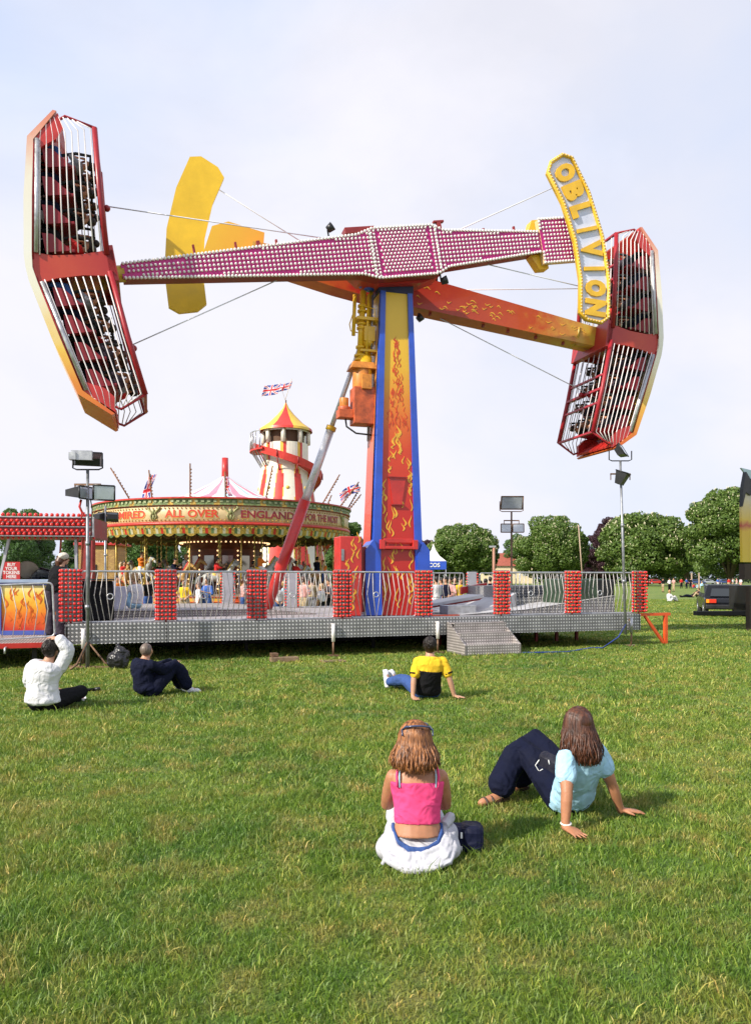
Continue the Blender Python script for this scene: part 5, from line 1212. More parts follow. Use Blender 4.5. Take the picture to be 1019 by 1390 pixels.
# ---- low entrance floor, leaning fence, ticket booth and the standing man
LZ = .47
lf = thing('entrance_floor', 'low planked entrance floor with a red edge left of the deck', 'ride platform', FL+DX*(-.12)+DY*(-.35)+V((0, 0, 0)), DT)
b = MB(); b.box((-3.0, 2.2, LZ-.03), (6.0, 4.6, .06)); b.build('floor_boards', plankmat('worn_boards', (.42, .36, .34), 6., 'X'), lf)
b = MB(); b.box((-3.0, -.13, LZ-.045), (6.0, .05, .09)); b.box((.03, 2.2, LZ-.03), (.05, 4.6, .14)); b.build('edge_trim', RED, lf)
for x in (-.5, -2.5, -4.5):
    b = MB(); b.box((x, .1, .21), (.08, .08, .42)); b.build('support_leg', BLACKM, lf)
b = MB(); b.tube([(-.95, -.15, .40), (-.95, -.35, .40), (-.95, -.35, .30)], .018, 6); b.build('hook', GALV, lf)
p = onground(84, 869, LZ); fp = FL+DX*(-.14)+DY*(-.22)
fence('fence_panel', 'sloping fence panel on the low entrance floor in front of the ticket booth', fp-DX*1.85+V((0, 0, 0)), 1.72, DT, LZ+.02, 1.0, ringp=.42, tilt=R(-2.5), nb=9)
fence('fence_panel', 'fence panel cut by the left edge of the picture', fp-DX*3.7+V((0, 0, 0)), 1.72, DT, LZ-.02, 1.0, ringp=.42, nb=9)
BO = V(at(96, HY, 16.2)); BO.z = LZ
bt = thing('ticket_booth', 'ticket booth with flame painted counter, glass windows and rows of red bulbs on its roof', 'ticket booth', BO, R(8))
BW = 2.6
FP = gradmat('booth_flame_paint', [(0, (.50, .03, .01)), (.3, (.66, .13, .01)), (.55, (.74, .30, .015)), (.8, (.78, .52, .05)), (1, (.80, .66, .25))], 'Z', .1, 1.0, noise=.22, ns=5)
b = MB(); b.box((-.78, .45, .55), (1.20, .9, .96)); pn = b.build('counter_panel', FP, bt)
b = MB()
for x in (-1.40, -.16): b.box((x, -.01, .56), (.06, .05, 1.06))
b.box((-.78, -.01, .05), (1.2, .05, .09)); b.box((-.78, -.01, 1.06), (1.3, .06, .05)); b.build('panel_frame', mat('booth_blue', (.06, .10, .38), .4), pn)
rnd = random.Random(8); b = MB()
for i in range(34):
    x = rnd.uniform(-1.3, -.25); z = rnd.uniform(.12, .85); b.prism([(p[0]+x, p[1]+z) for p in lick(rnd.uniform(.12, .26), rnd.uniform(.03, .055), rnd.choice((-1, 1)))], (0, -.006, 0), (1, 0, 0), (0, 0, 1), (0, 1, 0), .02, )
b.build('painted_flames', mat('flame_orange', (.62, .12, .01), .4), pn)
b = MB(); b.box((-.72, .42, 1.12), (1.5, 1.0, .07)); b.build('counter', mat('counter_blue_grey', (.30, .38, .52), .4), bt, .01)
for x0_, x1_ in ((-1.42, -1.22), (.12, .10), (-2.4, -2.45)):
    b = MB(); b.beam((x0_, 0, 1.1), (x1_, 0, 2.0), .06, .05); b.build('window_post', ALU, bt)
glass = bpy.data.materials.new('booth_glass'); _, N_, L_, bs_ = nm(glass); bs_.inputs['Transmission Weight'].default_value = 1; bs_.inputs['Roughness'].default_value = .03; bs_.inputs['IOR'].default_value = 1.1; bs_.inputs['Base Color'].default_value = (.9, .93, .95, 1)
b = MB(); b.box((-.6, .02, 1.58), (1.4, .012, .82)); b.build('window_pane', glass, bt)
b = MB(); b.box((-1.17, -.02, 1.34), (.34, .012, .36)); sg = b.build('token_sign', mat('sign_red', (.50, .03, .03), .4), bt)
for i, tx in enumerate(('BUY', 'YOUR', 'TOKENS', 'HERE')):
    vs, fs = textverts(tx, .095, .002, .002); MBt = MB(); MBt.add([V((-1.17+v.x*.9, -.028-v.z, 1.46-.083*i+v.y)) for v in vs], fs); MBt.build('lettering', WHITE, sg)
b = MB(); b.cyl((-.95, .35, 1.34), (-.95, .39, 1.36), .21, n=20); b.build('fan', mat('straw', (.35, .28, .2), .8), bt)
b = MB(); b.tube([(-.8, .3, 1.18), (-.65, .25, 1.30), (-.35, .3, 1.22)], [.1, .12, .1], 10); b.sph((-.28, .3, 1.36), (.16, .12, .19), 12, 8); b.build('black_chair', BLACK, bt)
b = MB(); b.box((-.62, .6, 1.30), (.34, .1, .14)); b.build('blue_crate', BLUE, bt)
for x in (-.45, -.1, .02): b = MB(); b.beam((x, .8, 1.15), (x+.06, .8, 2.1), .035, .035); b.build('inner_post', ORANGERED, bt)
# roof with bulbs
b = MB(); b.box((-1.1, .55, 2.06), (3.2, 1.5, .05)); b.box((-1.1, -.2, 2.24), (3.2, .06, .40)); b.box((.47, .5, 2.24), (.05, 1.45, .40)); rf = b.build('roof', REDDARK, bt)
b = MB()
for z in (2.05, 2.245, 2.44): b.box((-1.1, -.245, z), (3.24, .03, .022))
b.box((.50, -.22, 2.245), (.03, .06, .41)); b.build('roof_trim', GALV, rf)
b = MB()
for r_, z in enumerate((2.09, 2.16, 2.285, 2.36)):
    for k in range(30):
        x = -2.68+k*.1065+(.0 if r_ % 2 else .03); b.sph((x, -.285, z), (.036, .036, .034), 8, 6)
for k in range(30): b.sph((-2.66+k*.1065, -.22, 2.485), .040, 8, 6); b.sph((-2.6+k*.1065, -.1, 2.015), .028, 6, 5)
tag(b.build('red_bulbs', BULBRED, rf), kind='stuff')
b = MB()
for r_, z in enumerate((2.075, 2.27)):
    for k in range(30): b.box((-2.66+k*.1065, -.25, z+.045), (.035, .03, .06))
tag(b.build('lamp_holders', WHITE, rf), kind='stuff')
# man at the booth
J = stand(1.0); J.update(pel=(0, 0, .93), che=(.02, .05, 1.20), nec=(.05, .14, 1.40), hed=(.09, .20, 1.57), sL=(-.11, .16, 1.33), sR=(.18, .03, 1.34), eR=(.26, .02, 1.06), wR=(.27, .18, .92), eL=(-.16, .24, 1.08), wL=(.0, .42, 1.0), tL=(-.06, .16, .03), tR=(.2, .12, .03))
p = at(75, HY, 15.35)
mn = figure('man in a pale cap, black t-shirt and jeans standing at the ticket booth', J, (p.x, 15.35, LZ), 0, SKIN, top=dict(m=CLO['black'], sleeve=.42, lo=-.15, hi=1., inf=.035, disp=.03), bottom=dict(m=CLO['charcoal'], len=.97, inf=.03, disp=.03), shoes=dict(m=CLO['black']), hair=dict(style='mid', m=HBROWN), vox=.012, face=(.75, .5, -.15))
b = MB(); c = V(J['hed']); b.sph(c+V((-.005, -.01, .05)), (.105, .112, .082), 16, 10); b.loft([(c+V((.05, .05, .03)), V((.55, -.83, 0)), V((0, 0, 1)), .08, .008), (c+V((.15, .11, .015)), V((.55, -.83, 0)), V((0, 0, 1)), .06, .006)], 12); b.build('cap', CLO['cap_white'], mn)
# black cases, sitting child behind the first fence panel
q = dloc(124, 1.2); t = thing('flight_case', 'black equipment case draped with dark cloth behind the first fence panel', 'case', FL+DX*q+DY*1.2+V((0, 0, DZ)), DT)
b = MB(); b.box((.1, 0, .42), (.7, .7, .80), taper=.92); b.build('case', CLO['black'], t, .03); b = MB(); b.box((.1, -.02, .845), (.76, .74, .03)); b.build('lid', BLACK, t)
q = dloc(158, 2.6); t = thing('white_cool_box', 'white box standing on the inner step beside the child in white', 'box', FL+DX*q+DY*2.6+V((0, 0, DZ+.17)), DT)
b = MB(); b.box((0, 0, .26), (.42, .4, .52)); b.build('box_body', mat('lilac_white_plastic', (.55, .55, .66), .4), t, .02); b = MB(); b.box((-.12, 0, .58), (.22, .3, .12)); b.build('box_lid', WHITE, t, .01)
S2 = sitground(); q = dloc(184, 2.7)
figure('person in a white shirt sitting on the inner step of the deck', S2, tuple(FL+DX*q+DY*2.7+V((0, 0, DZ+.17))), R(60), SKIN, top=dict(m=CLO['white'], sleeve=.5), bottom=dict(m=CLO['pale_blue'], len=.8), shoes=dict(m=CLO['black']), hair=dict(style='short', m=HBLOND), vox=.016, hands=False)
# ------------------------------------------------------------------ the merry-go-round
GX, GY, GR_ = -8.24, 42.4, 6.75
car = thing('merry_go_round', 'old steam merry-go-round with gilded rounding boards, lettering, striped top and galloping horses', 'merry-go-round', (GX, GY, 0))
def phi(px, r=GR_):
    """angle on the near side of a circle of radius r where a column of the photograph meets it"""
    k = (px-CX)/F; a = 1+k*k; b_ = -2*(GY+k*GX); c = GX*GX+GY*GY-r*r; dd = b_*b_-4*a*c
    y = (-b_-math.sqrt(max(0, dd)))/(2*a); return math.atan2(y-GY, k*y-GX)
NB = 160
REDTRIM = mat('red_gilt_trim', (.50, .03, .02), .4, var=.2, vs=8); CREAMB = mat('painted_board_cream', (.62, .46, .25), .5, var=.14, vs=3)
def band(name, prof, mats, fn=None, n=NB):
    b = MB(); b.lathe(prof, n=n, fn=fn, sm=False if fn else True); return b.build(name, mats, car)
fas = band('rounding_boards', [(GR_-.06, 4.25), (GR_, 4.30), (GR_, 4.98), (GR_-.06, 5.02)], CREAMB, None)
band('cornice', [(GR_-.05, 5.02), (GR_+.10, 5.04), (GR_+.10, 5.12), (GR_+.02, 5.14), (GR_+.02, 5.30), (GR_+.16, 5.33), (GR_+.16, 5.40), (GR_-.3, 5.42)], [GREENGOLD, GOLD, REDTRIM], lambda i, j: 2 if i in (0, 5, 6) else (0 if (j % 4) < 3 else 1))
band('lower_moulding', [(GR_-.05, 4.27), (GR_+.08, 4.25), (GR_+.10, 4.14), (GR_+.02, 4.10)], REDTRIM)
LOWPAT = [GOLD, mat('drop_white', (.50, .46, .32), .5, var=.1), REDTRIM, mat('drop_green', (.10, .16, .06), .5, var=.3)]
b = MB(); n = 320
b.lathe([(GR_+.02, 3.98), (GR_+.05, 4.12)], n=n, fn=lambda i, j: 0 if j % 4 else 3)
b.lathe([(GR_-.02, 3.72), (GR_+.05, 3.98)], n=n, fn=lambda i, j: (0, 1, 0, 2, 0, 3, 1, 0)[(j) % 8])
for j in range(80):   # scalloped lower edge
    a0, a1 = 2*PI*j/80, 2*PI*(j+1)/80; pts = []
    for k in range(5):
        a = a0+(a1-a0)*k/4; z = 3.72-.13*math.sin(PI*k/4); pts.append((math.cos(a)*(GR_-.02), math.sin(a)*(GR_-.02), 3.73)); pts.append((math.cos(a)*(GR_-.04), math.sin(a)*(GR_-.04), z))
    b.add(pts, [(2*k, 2*k+2, 2*k+3, 2*k+1) for k in range(4)], 0 if j % 2 else 3)
b.build('drop_boards', LOWPAT, car)
b = MB()
for k in range(210):
    a = 2*PI*k/210
    for z, rr_ in ((4.90, GR_+.03), (4.36, GR_+.03), (3.99, GR_+.07)):
        b.sph((math.cos(a)*rr_, math.sin(a)*rr_, z), .035, 6, 4)
tag(b.build('gilt_beading', GOLD, fas), kind='stuff')
b = MB()
for k in range(150):
    a = 2*PI*(k+.5)/150; b.box((math.cos(a)*(GR_+.05), math.sin(a)*(GR_+.05), 5.215), (.05, .14, .10), rot=(0, 0, a))
tag(b.build('cornice_blocks', mat('pale_green_blocks', (.36, .40, .22), .5, var=.3, vs=9), car), kind='stuff')
def curved_text(tx, px0, px1, z, h, m, name='lettering', thick=.035, dr=.012):
    a0, a1 = phi(px0), phi(px1); arc = (a1-a0)*GR_; vs, fs = textverts(tx, 1., thick, .022)
    x0 = min(v.x for v in vs); x1 = max(v.x for v in vs); y0 = min(v.y for v in vs); y1 = max(v.y for v in vs)
    for off, mm, dz_ in ((dr, m, 0), (dr-.008, mat('letter_shadow_'+tx.split()[0].lower(), (.62, .34, .06), .5), -.035)):
        b = MB(); out = []
        for v in vs:
            t = (v.x-x0)/(x1-x0); a = a0+(a1-a0)*t+(.004 if mm is not m else 0); r = GR_+off+max(0, v.z)*.4; out.append((math.cos(a)*r, math.sin(a)*r, z+((v.y-y0)/(y1-y0)-.5)*h+dz_))
        b.add(out, fs); b.build(name, mm, fas)
LET = mat('crimson_lettering', (.30, .02, .04), .45, var=.15); LET2 = mat('scarlet_lettering', (.60, .05, .02), .45)
for tx, p0, p1, m_ in (('ADMIRED', 148, 197, LET2), ('ALL OVER', 224, 297, LET2), ('ENGLAND', 327, 399, LET), ('FOR THE MOST', 414, 458, LET)):
    curved_text(tx, p0, p1, 4.64, .36, m_)
b = MB()
for px in (209, 313, 407, 464, 138, 128.5):   # carved scrolls between the boards
    a = phi(px); c = V((math.cos(a)*(GR_+.05), math.sin(a)*(GR_+.05), 4.64)); t_ = V((-math.sin(a), math.cos(a), 0))
    for s in (-1, 1):
        b.tube([c+t_*s*.05+V((0, 0, -.32)), c+t_*s*.16+V((0, 0, -.1)), c+t_*s*.08+V((0, 0, .05)), c+t_*s*.24+V((0, 0, .20)), c+t_*s*.34+V((0, 0, .30)), c+t_*s*.26+V((0, 0, .34))], [.03, .04, .035, .045, .04, .02], 6)
    b.sph(c+V((0, 0, .1)), (.08, .08, .14), 8, 6)
    b.sph(c+V((0, 0, -.15)), (.05, .05, .12), 8, 6)
tag(b.build('carved_scrolls', mat('carved_green_gold', (.36, .36, .16), .45, metal=.2, var=.35, vs=15), fas), kind='stuff')
# striped top
CP = [(.12, 7.25), (.9, 6.75), (2.3, 6.05), (4.2, 5.6), (6.6, 5.3)]
b = MB(); b.lathe(CP, n=72, fn=lambda i, j: (0, 0, 1, 1, 2, 1)[(j+2) % 6], sm=True)
b.build('striped_canopy', [mat('pink_canvas', (.70, .24, .32), .7, var=.08), mat('white_canvas', (.76, .74, .72), .7, var=.06), mat('aqua_canvas', (.36, .56, .58), .7, var=.08)], car)
b = MB(); b.cyl((0, 0, 6.9), (0, 0, 8.25), .19, .17, n=18); b.build('centre_pole', RED, car)
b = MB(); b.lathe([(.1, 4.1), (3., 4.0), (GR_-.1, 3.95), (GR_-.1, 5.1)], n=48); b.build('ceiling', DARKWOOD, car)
b = MB(); b.lathe([(0, .88), (5.9, .88), (6.0, .84), (6.0, .72)], n=64); b.build('turntable', WOOD, car)
YEB = mat('yellow_panel', (.66, .36, .04), .45, var=.25, vs=6)
b = MB(); b.lathe([(6.25, .12), (6.25, .72), (6.3, .76), (5.95, .78)], n=96, fn=lambda i, j: (0 if j % 4 else 1) if i == 0 else 1, sm=False); b.lathe([(6.26, .50), (6.30, .53), (6.26, .56)], n=96, fn=lambda i, j: 1); b.lathe([(6.28, .18), (6.30, .22), (6.28, .26)], n=96, fn=lambda i, j: 1)
b.build('base_boards', [YEB, ORANGERED], car)
# centre: organ, engine, mirrors and lamps
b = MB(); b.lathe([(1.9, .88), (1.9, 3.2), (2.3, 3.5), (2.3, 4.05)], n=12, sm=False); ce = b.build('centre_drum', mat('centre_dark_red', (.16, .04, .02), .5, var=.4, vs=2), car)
b = MB()
for k in range(12):
    a = 2*PI*(k+.5)/12; b.box((math.cos(a)*1.86, math.sin(a)*1.86, 2.1), (.05, .55, 1.5), rot=(0, 0, a))
tag(b.build('mirrors', mat('mirror', (.30, .27, .22), .12, metal=1., var=0), ce), kind=None)
b = MB()
for k in range(12):
    a = 2*PI*k/12
    for z in np.arange(1.1, 3.4, .25): b.sph((math.cos(a)*2.02, math.sin(a)*2.02, z), .045, 6, 4)
for k in range(60):
    a = 2*PI*k/60
    for r_, z in ((2.4, 3.55), (GR_-.35, 3.92), (4.4, 3.95)): b.sph((math.cos(a)*r_, math.sin(a)*r_, z), .045, 6, 4)
tag(b.build('lamps', WARM, car), kind='stuff')
b = MB()
for k in range(40):   # dark carved droppers and gears under the ceiling
    a = 2*PI*k/40; r_ = 5.6+.3*(k % 2); b.sph((math.cos(a)*r_, math.sin(a)*r_, 3.75), (.22, .22, .22), 7, 5)
    b.tube([(math.cos(a)*2.3, math.sin(a)*2.3, 3.9), (math.cos(a)*6.3, math.sin(a)*6.3, 3.72)], .05, 5)
tag(b.build('ceiling_sweeps', mat('dark_gilt', (.12, .08, .03), .5, metal=.3, var=.4), car), kind='stuff')
# horses
def horse(name, parent, coat, trap):
    b = MB()
    b.tube([(-.62, 0, .02), (-.45, 0, .05), (-.1, 0, -.01), (.25, 0, .0), (.5, 0, .10), (.60, 0, .16)], [.12, .20, .185, .20, .19, .12], 12)
    b.tube([(.48, 0, .12), (.68, 0, .40), (.80, 0, .62), (.84, 0, .70)], [.17, .12, .09, .075], 10)
    b.tube([(.78, 0, .68), (.98, 0, .60), (1.14, 0, .47), (1.19, 0, .42)], [.095, .085, .06, .045], 9)
    for s in (-1, 1):
        b.tube([(.50, s*.10, -.02), (.78, s*.11, -.20), (.74, s*.11, -.48), (.62, s*.11, -.60)], [.09, .055, .035, .045], 7)
        b.tube([(-.50, s*.10, .0), (-.58, s*.12, -.28), (-.80, s*.12, -.48), (-.76, s*.12, -.72), (-.68, s*.12, -.76)], [.13, .08, .045, .035, .045], 7)
        b.tube([(.80, s*.05, .74), (.79, s*.06, .84)], [.03, .008], 5)
    b.tube([(-.66, 0, .06), (-.86, 0, .0), (-.95, 0, -.25), (-.92, 0, -.45)], [.04, .07, .06, .02], 7)
    h = b.build('horse', coat, parent); remesh(h, .035, 2)
    b = MB(); b.tube([(.78, 0, .80), (.66, 0, .60), (.54, 0, .42), (.44, 0, .26)], [.03, .06, .055, .03], 6); b.build('mane', trap, h)
    b = MB(); b.tube([(-.28, 0, .10), (0, 0, .11), (.18, 0, .14)], [.15, .14, .12], 9); b.tube([(.25, 0, .0), (.28, 0, .02)], .225, 12); b.tube([(-.42, 0, .03), (-.40, 0, .03)], .225, 12); b.build('saddle', YEL if trap is GOLD else REDTRIM, h)
    b = MB(); b.tube([(.70, 0, .46), (.74, 0, .45)], .125, 10); b.build('collar', GOLD, h); b = MB(); b.tube([(1.02, 0, .57), (1.05, 0, .55)], .09, 10); b.build('bridle', GOLD, h)
    return h
COATS = [mat('horse_cream', (.66, .50, .34), .35, var=.12), mat('horse_ochre', (.42, .24, .08), .35, var=.2), mat('horse_dapple', (.38, .38, .36), .4, var=.35, vs=9), mat('horse_white', (.74, .70, .62), .35, var=.1)]
HP = []
for i, cm_ in enumerate(COATS): HP.append(horse('horse', car, cm_, (GOLD, REDTRIM)[i % 2]))
def cpart(o, par, **k):
    c = o.copy(); COL.objects.link(c); c.parent = par
    for a_, b_ in k.items(): setattr(c, a_, b_)
    for ch in o.children: cpart(ch, c)
    return c
slots = []; rc = random.Random(4); fst = set()
polep = None
for row in range(16):
    a = 2*PI*(row+.3)/16
    for r_ in (5.35, 4.3):
        z = 1.75+.22*math.sin(row*2.3+r_*3); hid = rc.randrange(4)
        px_, py_ = math.cos(a)*r_, math.sin(a)*r_
        if hid in fst: h = cpart(HP[hid], car)
        else: h = HP[hid]; fst.add(hid)
        h.location = (px_, py_, z); h.rotation_euler = (0, 0, a+PI/2 if True else 0); slots.append((a, r_, z))
        if polep is None:
            b = MB(); pts = [(.10+.018*math.cos(t*9), .018*math.sin(t*9), .88+3.05*t/8) for t in np.linspace(0, 8, 49)]; b.tube(pts, .03, 6); b.cyl((.10, 0, .88), (.10, 0, 3.95), .02, n=6)
            polep = b.build('twisted_pole', mat('twisted_brass', (.70, .52, .18), .25, metal=.7, var=.1), car); q_ = polep
        else: q_ = cpart(polep, car)
        q_.location = (px_, py_, 0)
for k in range(16):
    a = 2*PI*(k+.8)/16; b = MB(); b.cyl((math.cos(a)*6.1, math.sin(a)*6.1, .8), (math.cos(a)*6.1, math.sin(a)*6.1, 3.95), .035, n=7) if k == 0 else None
    if k == 0: rp = b.build('rim_pole', GOLD, car); rp.rotation_euler = (0, 0, 0)
    else: cpart(rp, car).rotation_euler = (0, 0, 2*PI*k/16)
# leaning lamp-strung flagpoles on the rim
FLB = {0: mat('flag_blue', (.02, .04, .28), .7, var=.05), 1: mat('flag_white', (.78, .78, .78), .7, var=.05), 2: mat('flag_red', (.62, .02, .03), .7, var=.05)}
def jack_col(u, v):
    """union flag: u along the fly 0..1, v up the hoist 0..1"""
    x, y = (u-.5)*2, (v-.5)
    ax, ay = abs(x), abs(y)
    if ax < .10 or ay < .10: return 2
    if ax < .17 or ay < .165: return 1
    d = abs(abs(y)-abs(x)/2)
    if d < .035: return 2
    if d < .105: return 1
    return 0
def flag(name, parent, o, du, dv, wave, nu=36, nv=20, w_=1., h_=.5, ph=0.):
    b = MB(); o, du, dv = V(o), V(du).normalized(), V(dv).normalized(); nn = du.cross(dv).normalized(); vs = []
    for i in range(nu+1):
        for j in range(nv+1):
            u, v = i/nu, j/nv; vs.append(o+du*(u*w_)+dv*(v*h_)+nn*(math.sin(u*9+ph)*wave*u**.5)+dv*(-.12*w_*u*math.sin(u*4+ph)))
    b.add(vs, [])
    for i in range(nu):
        for j in range(nv):
            b.f.append((i*(nv+1)+j, (i+1)*(nv+1)+j, (i+1)*(nv+1)+j+1, i*(nv+1)+j+1)); b.m.append(jack_col((i+.5)/nu, (j+.5)/nv)); b.s.append(True)
    f_ = b.build(name, [FLB[0], FLB[1], FLB[2]], parent); s_ = f_.modifiers.new('thickness', 'SOLIDIFY'); s_.thickness = .008; return f_
def rimpole(p0, p1, d, fl=None):
    A_, B_ = V(at(*p0, d)), V(at(*p1, d)); O = V((GX, GY, 0)); A_ -= O; B_ -= O
    b = MB(); b.cyl(A_, B_, .035, n=6); 
    for k in range(int((B_-A_).length/.16)): b.sph(A_.lerp(B_, k*.16/(B_-A_).length)+V((.04, 0, 0)), .045, 5, 4)
    return b.build('flag_pole', mat('strung_pole', (.20, .09, .04), .6, var=.3), car) if 'strung_pole' not in bpy.data.materials else b.build('flag_pole', bpy.data.materials['strung_pole'], car)
rimpole((176, 678), (150, 635), 38.5); rp1 = rimpole((206, 675), (202, 638), 38); rimpole((258, 674), (258, 629), 36.5); rimpole((361, 675), (370, 632), 37)
rimpole((438, 683), (461, 644), 40); rimpole((445, 683), (450, 672), 41); rp2 = rimpole((461, 688), (487, 654), 42); rimpole((472, 690), (489, 661), 42.3); rimpole((474, 691), (490, 671), 42.8); rimpole((306, 674), (305, 640), 36)
def fat(px, py, d): return V(at(px, py, d))-V((GX, GY, 0))
flag('flag', rp1, fat(202, 646, 38), fat(191, 688, 38)-fat(202, 646, 38), (1, .25, .3), .10, w_=1.55, h_=.38)
flag('flag', rp2, fat(486, 656, 42), fat(460, 668, 42)-fat(486, 656, 42), (.25, .1, -1), .10, w_=1.15, h_=.45)
flag('flag', car, fat(305, 648, 36.5), fat(308, 674, 36.5)-fat(305, 648, 36.5), (1, .2, .1), .05, w_=.9, h_=.2)
# riders on the horses
S3 = dict(pel=(0, 0, .10), che=(0, .0, .38), nec=(0, .02, .58), hed=(0, .06, .74), sL=(-.17, 0, .52), sR=(.17, 0, .52), eL=(-.19, .16, .32), eR=(.19, .16, .32), wL=(-.05, .32, .36), wR=(.05, .32, .40),
          hL=(-.10, 0, .08), hR=(.10, 0, .08), kL=(-.24, .26, -.08), kR=(.24, .26, -.08), aL=(-.24, .14, -.46), aR=(.24, .14, -.46), tL=(-.25, .28, -.48), tR=(.25, .28, -.48))
rl = [('red', 'tan', HDARK, 'rider in a red top on a merry-go-round horse'), ('tan', 'denim', HDARK, 'rider in a tan jacket on a merry-go-round horse'), ('orange', 'white', HBROWN, 'rider in orange on a merry-go-round horse near its left end'), ('black', 'black', HDARK, 'rider in black on a merry-go-round horse'), ('navy', 'denim', HDARK, 'rider in navy on a merry-go-round horse'), ('white', 'denim', HBLOND, 'rider in white on a merry-go-round horse')]
proto = []
for c1, c2, hc, lb in rl: proto.append(figure(lb, S3, (0, 0, 0), 0, SKIN, top=dict(m=CLO[c1], sleeve=.8), bottom=dict(m=CLO[c2]), shoes=dict(m=CLO['black']), hair=dict(style='short', m=hc), vox=.035, hands=False, group='riders on the merry-go-round'))
near = [s_ for s_ in slots if math.cos(s_[0]-math.atan2(-GY, -GX)) > -.1]; near.sort(key=lambda s_: -math.cos(s_[0]-math.atan2(-GY, -GX))); used = set()
for k, (a, r_, z) in enumerate(near[:15]):
    i = k % 6; lo = (GX+math.cos(a)*r_, GY+math.sin(a)*r_, z+.13); rz_ = a
    if i in used: dup(proto[i], loc=lo, rz=rz_)
    else: proto[i].location = lo; proto[i].rotation_euler = (0, 0, rz_); used.add(i)

# ------------------------------------------------------------------ helter skelter
HX_, HD = at(388, HY, 56).x, 56.
sk = thing('helter_skelter', 'striped helter skelter tower with red and yellow roof behind the merry-go-round', 'helter skelter', (HX_, HD, 0))
sz = F/HD
def hz_(py): return EYE+(HY-py)/sz
HW = mat('helter_white', (.76, .72, .60), .5, var=.06); HRED = mat('helter_red', (.58, .04, .03), .45, var=.12); HY_ = mat('helter_yellow', (.74, .48, .06), .45, var=.1)
NA = 160
def hfn(i, j):
    a = j/NA*9; fr = a % 1; z = i/29
    c = .5+.07*math.sin(z*9+int(a)); w_ = .25*min(1, (1-z)*9)*(.75+.4*(1-z))
    d = abs(fr-c)
    if d < w_: return 1
    if d < w_+.035 and z < .97: return 2
    return 0
zt, zb_ = hz_(628), 0
b = MB(); b.lathe([(3.6-(3.6-1.72)*(k/30)**.72, zt*k/30) for k in range(31)], n=NA, fn=hfn, sm=True); b.build('tower', [HW, HRED, HY_], sk)
b = MB()   # yellow discs between the stripes
for k in range(9):
    a = 2*PI*(k+1.0)/9
    for z in (.80, .62, .45): 
        t = z; r_ = 3.6-(3.6-1.72)*t**.72; b.cyl((math.cos(a)*(r_-.02), math.sin(a)*(r_-.02), zt*t), (math.cos(a)*(r_+.03), math.sin(a)*(r_+.03), zt*t), .13, n=10)
b.build('yellow_discs', HY_, sk)
zc0, zc1 = hz_(628), hz_(583)
b = MB(); b.lathe([(1.60, zc0-.05), (1.60, zc1-1.15), (1.60, zc1-1.1)], n=8*6, fn=lambda i, j: (0, 1, 2, 0, 0, 0)[j % 6] if False else ({0: 1, 5: 2}.get(j % 6, 0)), sm=False)
for k in range(8):
    a = 2*PI*k/8; b.cyl((math.cos(a)*1.6, math.sin(a)*1.6, zc1-1.15), (math.cos(a)*1.6, math.sin(a)*1.6, zc1), .17, n=4, mi=0)
b.lathe([(1.62, zc1-.28), (1.62, zc1+.02)], n=48, fn=lambda i, j: 0 if j % 6 else 2, sm=False)
b.build('cabin', [HW, HRED, HY_], sk)
b = MB(); b.lathe([(1.3, zc1-1.1), (1.3, zc1)], n=16); b.build('cabin_interior', mat('dark_brown_interior', (.10, .045, .02), .7), sk)
b = MB(); rp_ = [(1.88, zc1-.02), (1.25, zc1+.42), (.62, zc1+1.05), (.22, zc1+1.55), (.04, zc1+1.95)]
b.lathe(rp_, n=32, fn=lambda i, j: 0 if ((j+2)//4) % 2 else 1); b.lathe([(1.88, zc1-.02), (1.92, zc1-.2)], n=32, fn=lambda i, j: 0 if ((j+2)//4) % 2 else 1); rf = b.build('roof', [HY_, HRED], sk)
b = MB(); b.cyl((0, 0, zc1+1.9), (0, 0, hz_(543)), .05, n=8); b.build('roof_spike', mat('dark_spike', (.15, .08, .05), .6), rf)
O_ = V((HX_, HD, 0)); T_ = V(at(387, 543, HD))-O_; E_ = V(at(396, 514, HD))-O_; E2 = V(at(374, 518, HD))-O_
b = MB(); b.cyl(T_, E_, .018, n=5); b.cyl(T_, V(at(381, 524, HD))-O_, .012, n=5); fp_ = b.build('flag_pole', CREAM, rf)
o1 = V(at(394, 527, HD))-O_; flag('flag', fp_, o1, V(at(374, 533, HD))-V(at(394, 527, HD)), (.28, .1, 1), .07, w_=1.15, h_=.55, ph=.5)
o1 = V(at(377, 534, HD-.3))-O_; flag('flag', fp_, o1, V(at(355, 540, HD))-V(at(377, 534, HD)), (.28, .1, 1), .07, w_=1.25, h_=.8, ph=1.5)
# spiral slide
b = MB(); n = 150; turns = 2.4; a_s = R(-150); zs = hz_(614); prev = []
for i in range(n+1):
    t = i/n; a = a_s+t*turns*2*PI; z = zs-t*turns*4.6; hh = max(.05, z/zt); r0 = 3.6-(3.6-1.72)*min(1, hh)**.72+.04; r1 = r0+.62
    ca, sa = math.cos(a), math.sin(a)
    prev.append([(ca*r0, sa*r0, z), (ca*r1, sa*r1, z-.06), (ca*(r1+.08), sa*(r1+.08), z+.46), (ca*(r1+.02), sa*(r1+.02), z+.46), (ca*(r1-.05), sa*(r1-.05), z+.03), (ca*r0, sa*r0, z+.08)])
vs = [p for q in prev for p in q]; m_ = 6
b.add(vs, [(i*m_+k, (i+1)*m_+k, (i+1)*m_+(k+1) % m_, i*m_+(k+1) % m_) for i in range(n) for k in range(m_)], 0); b.build('slide', HRED, sk)
b = MB()
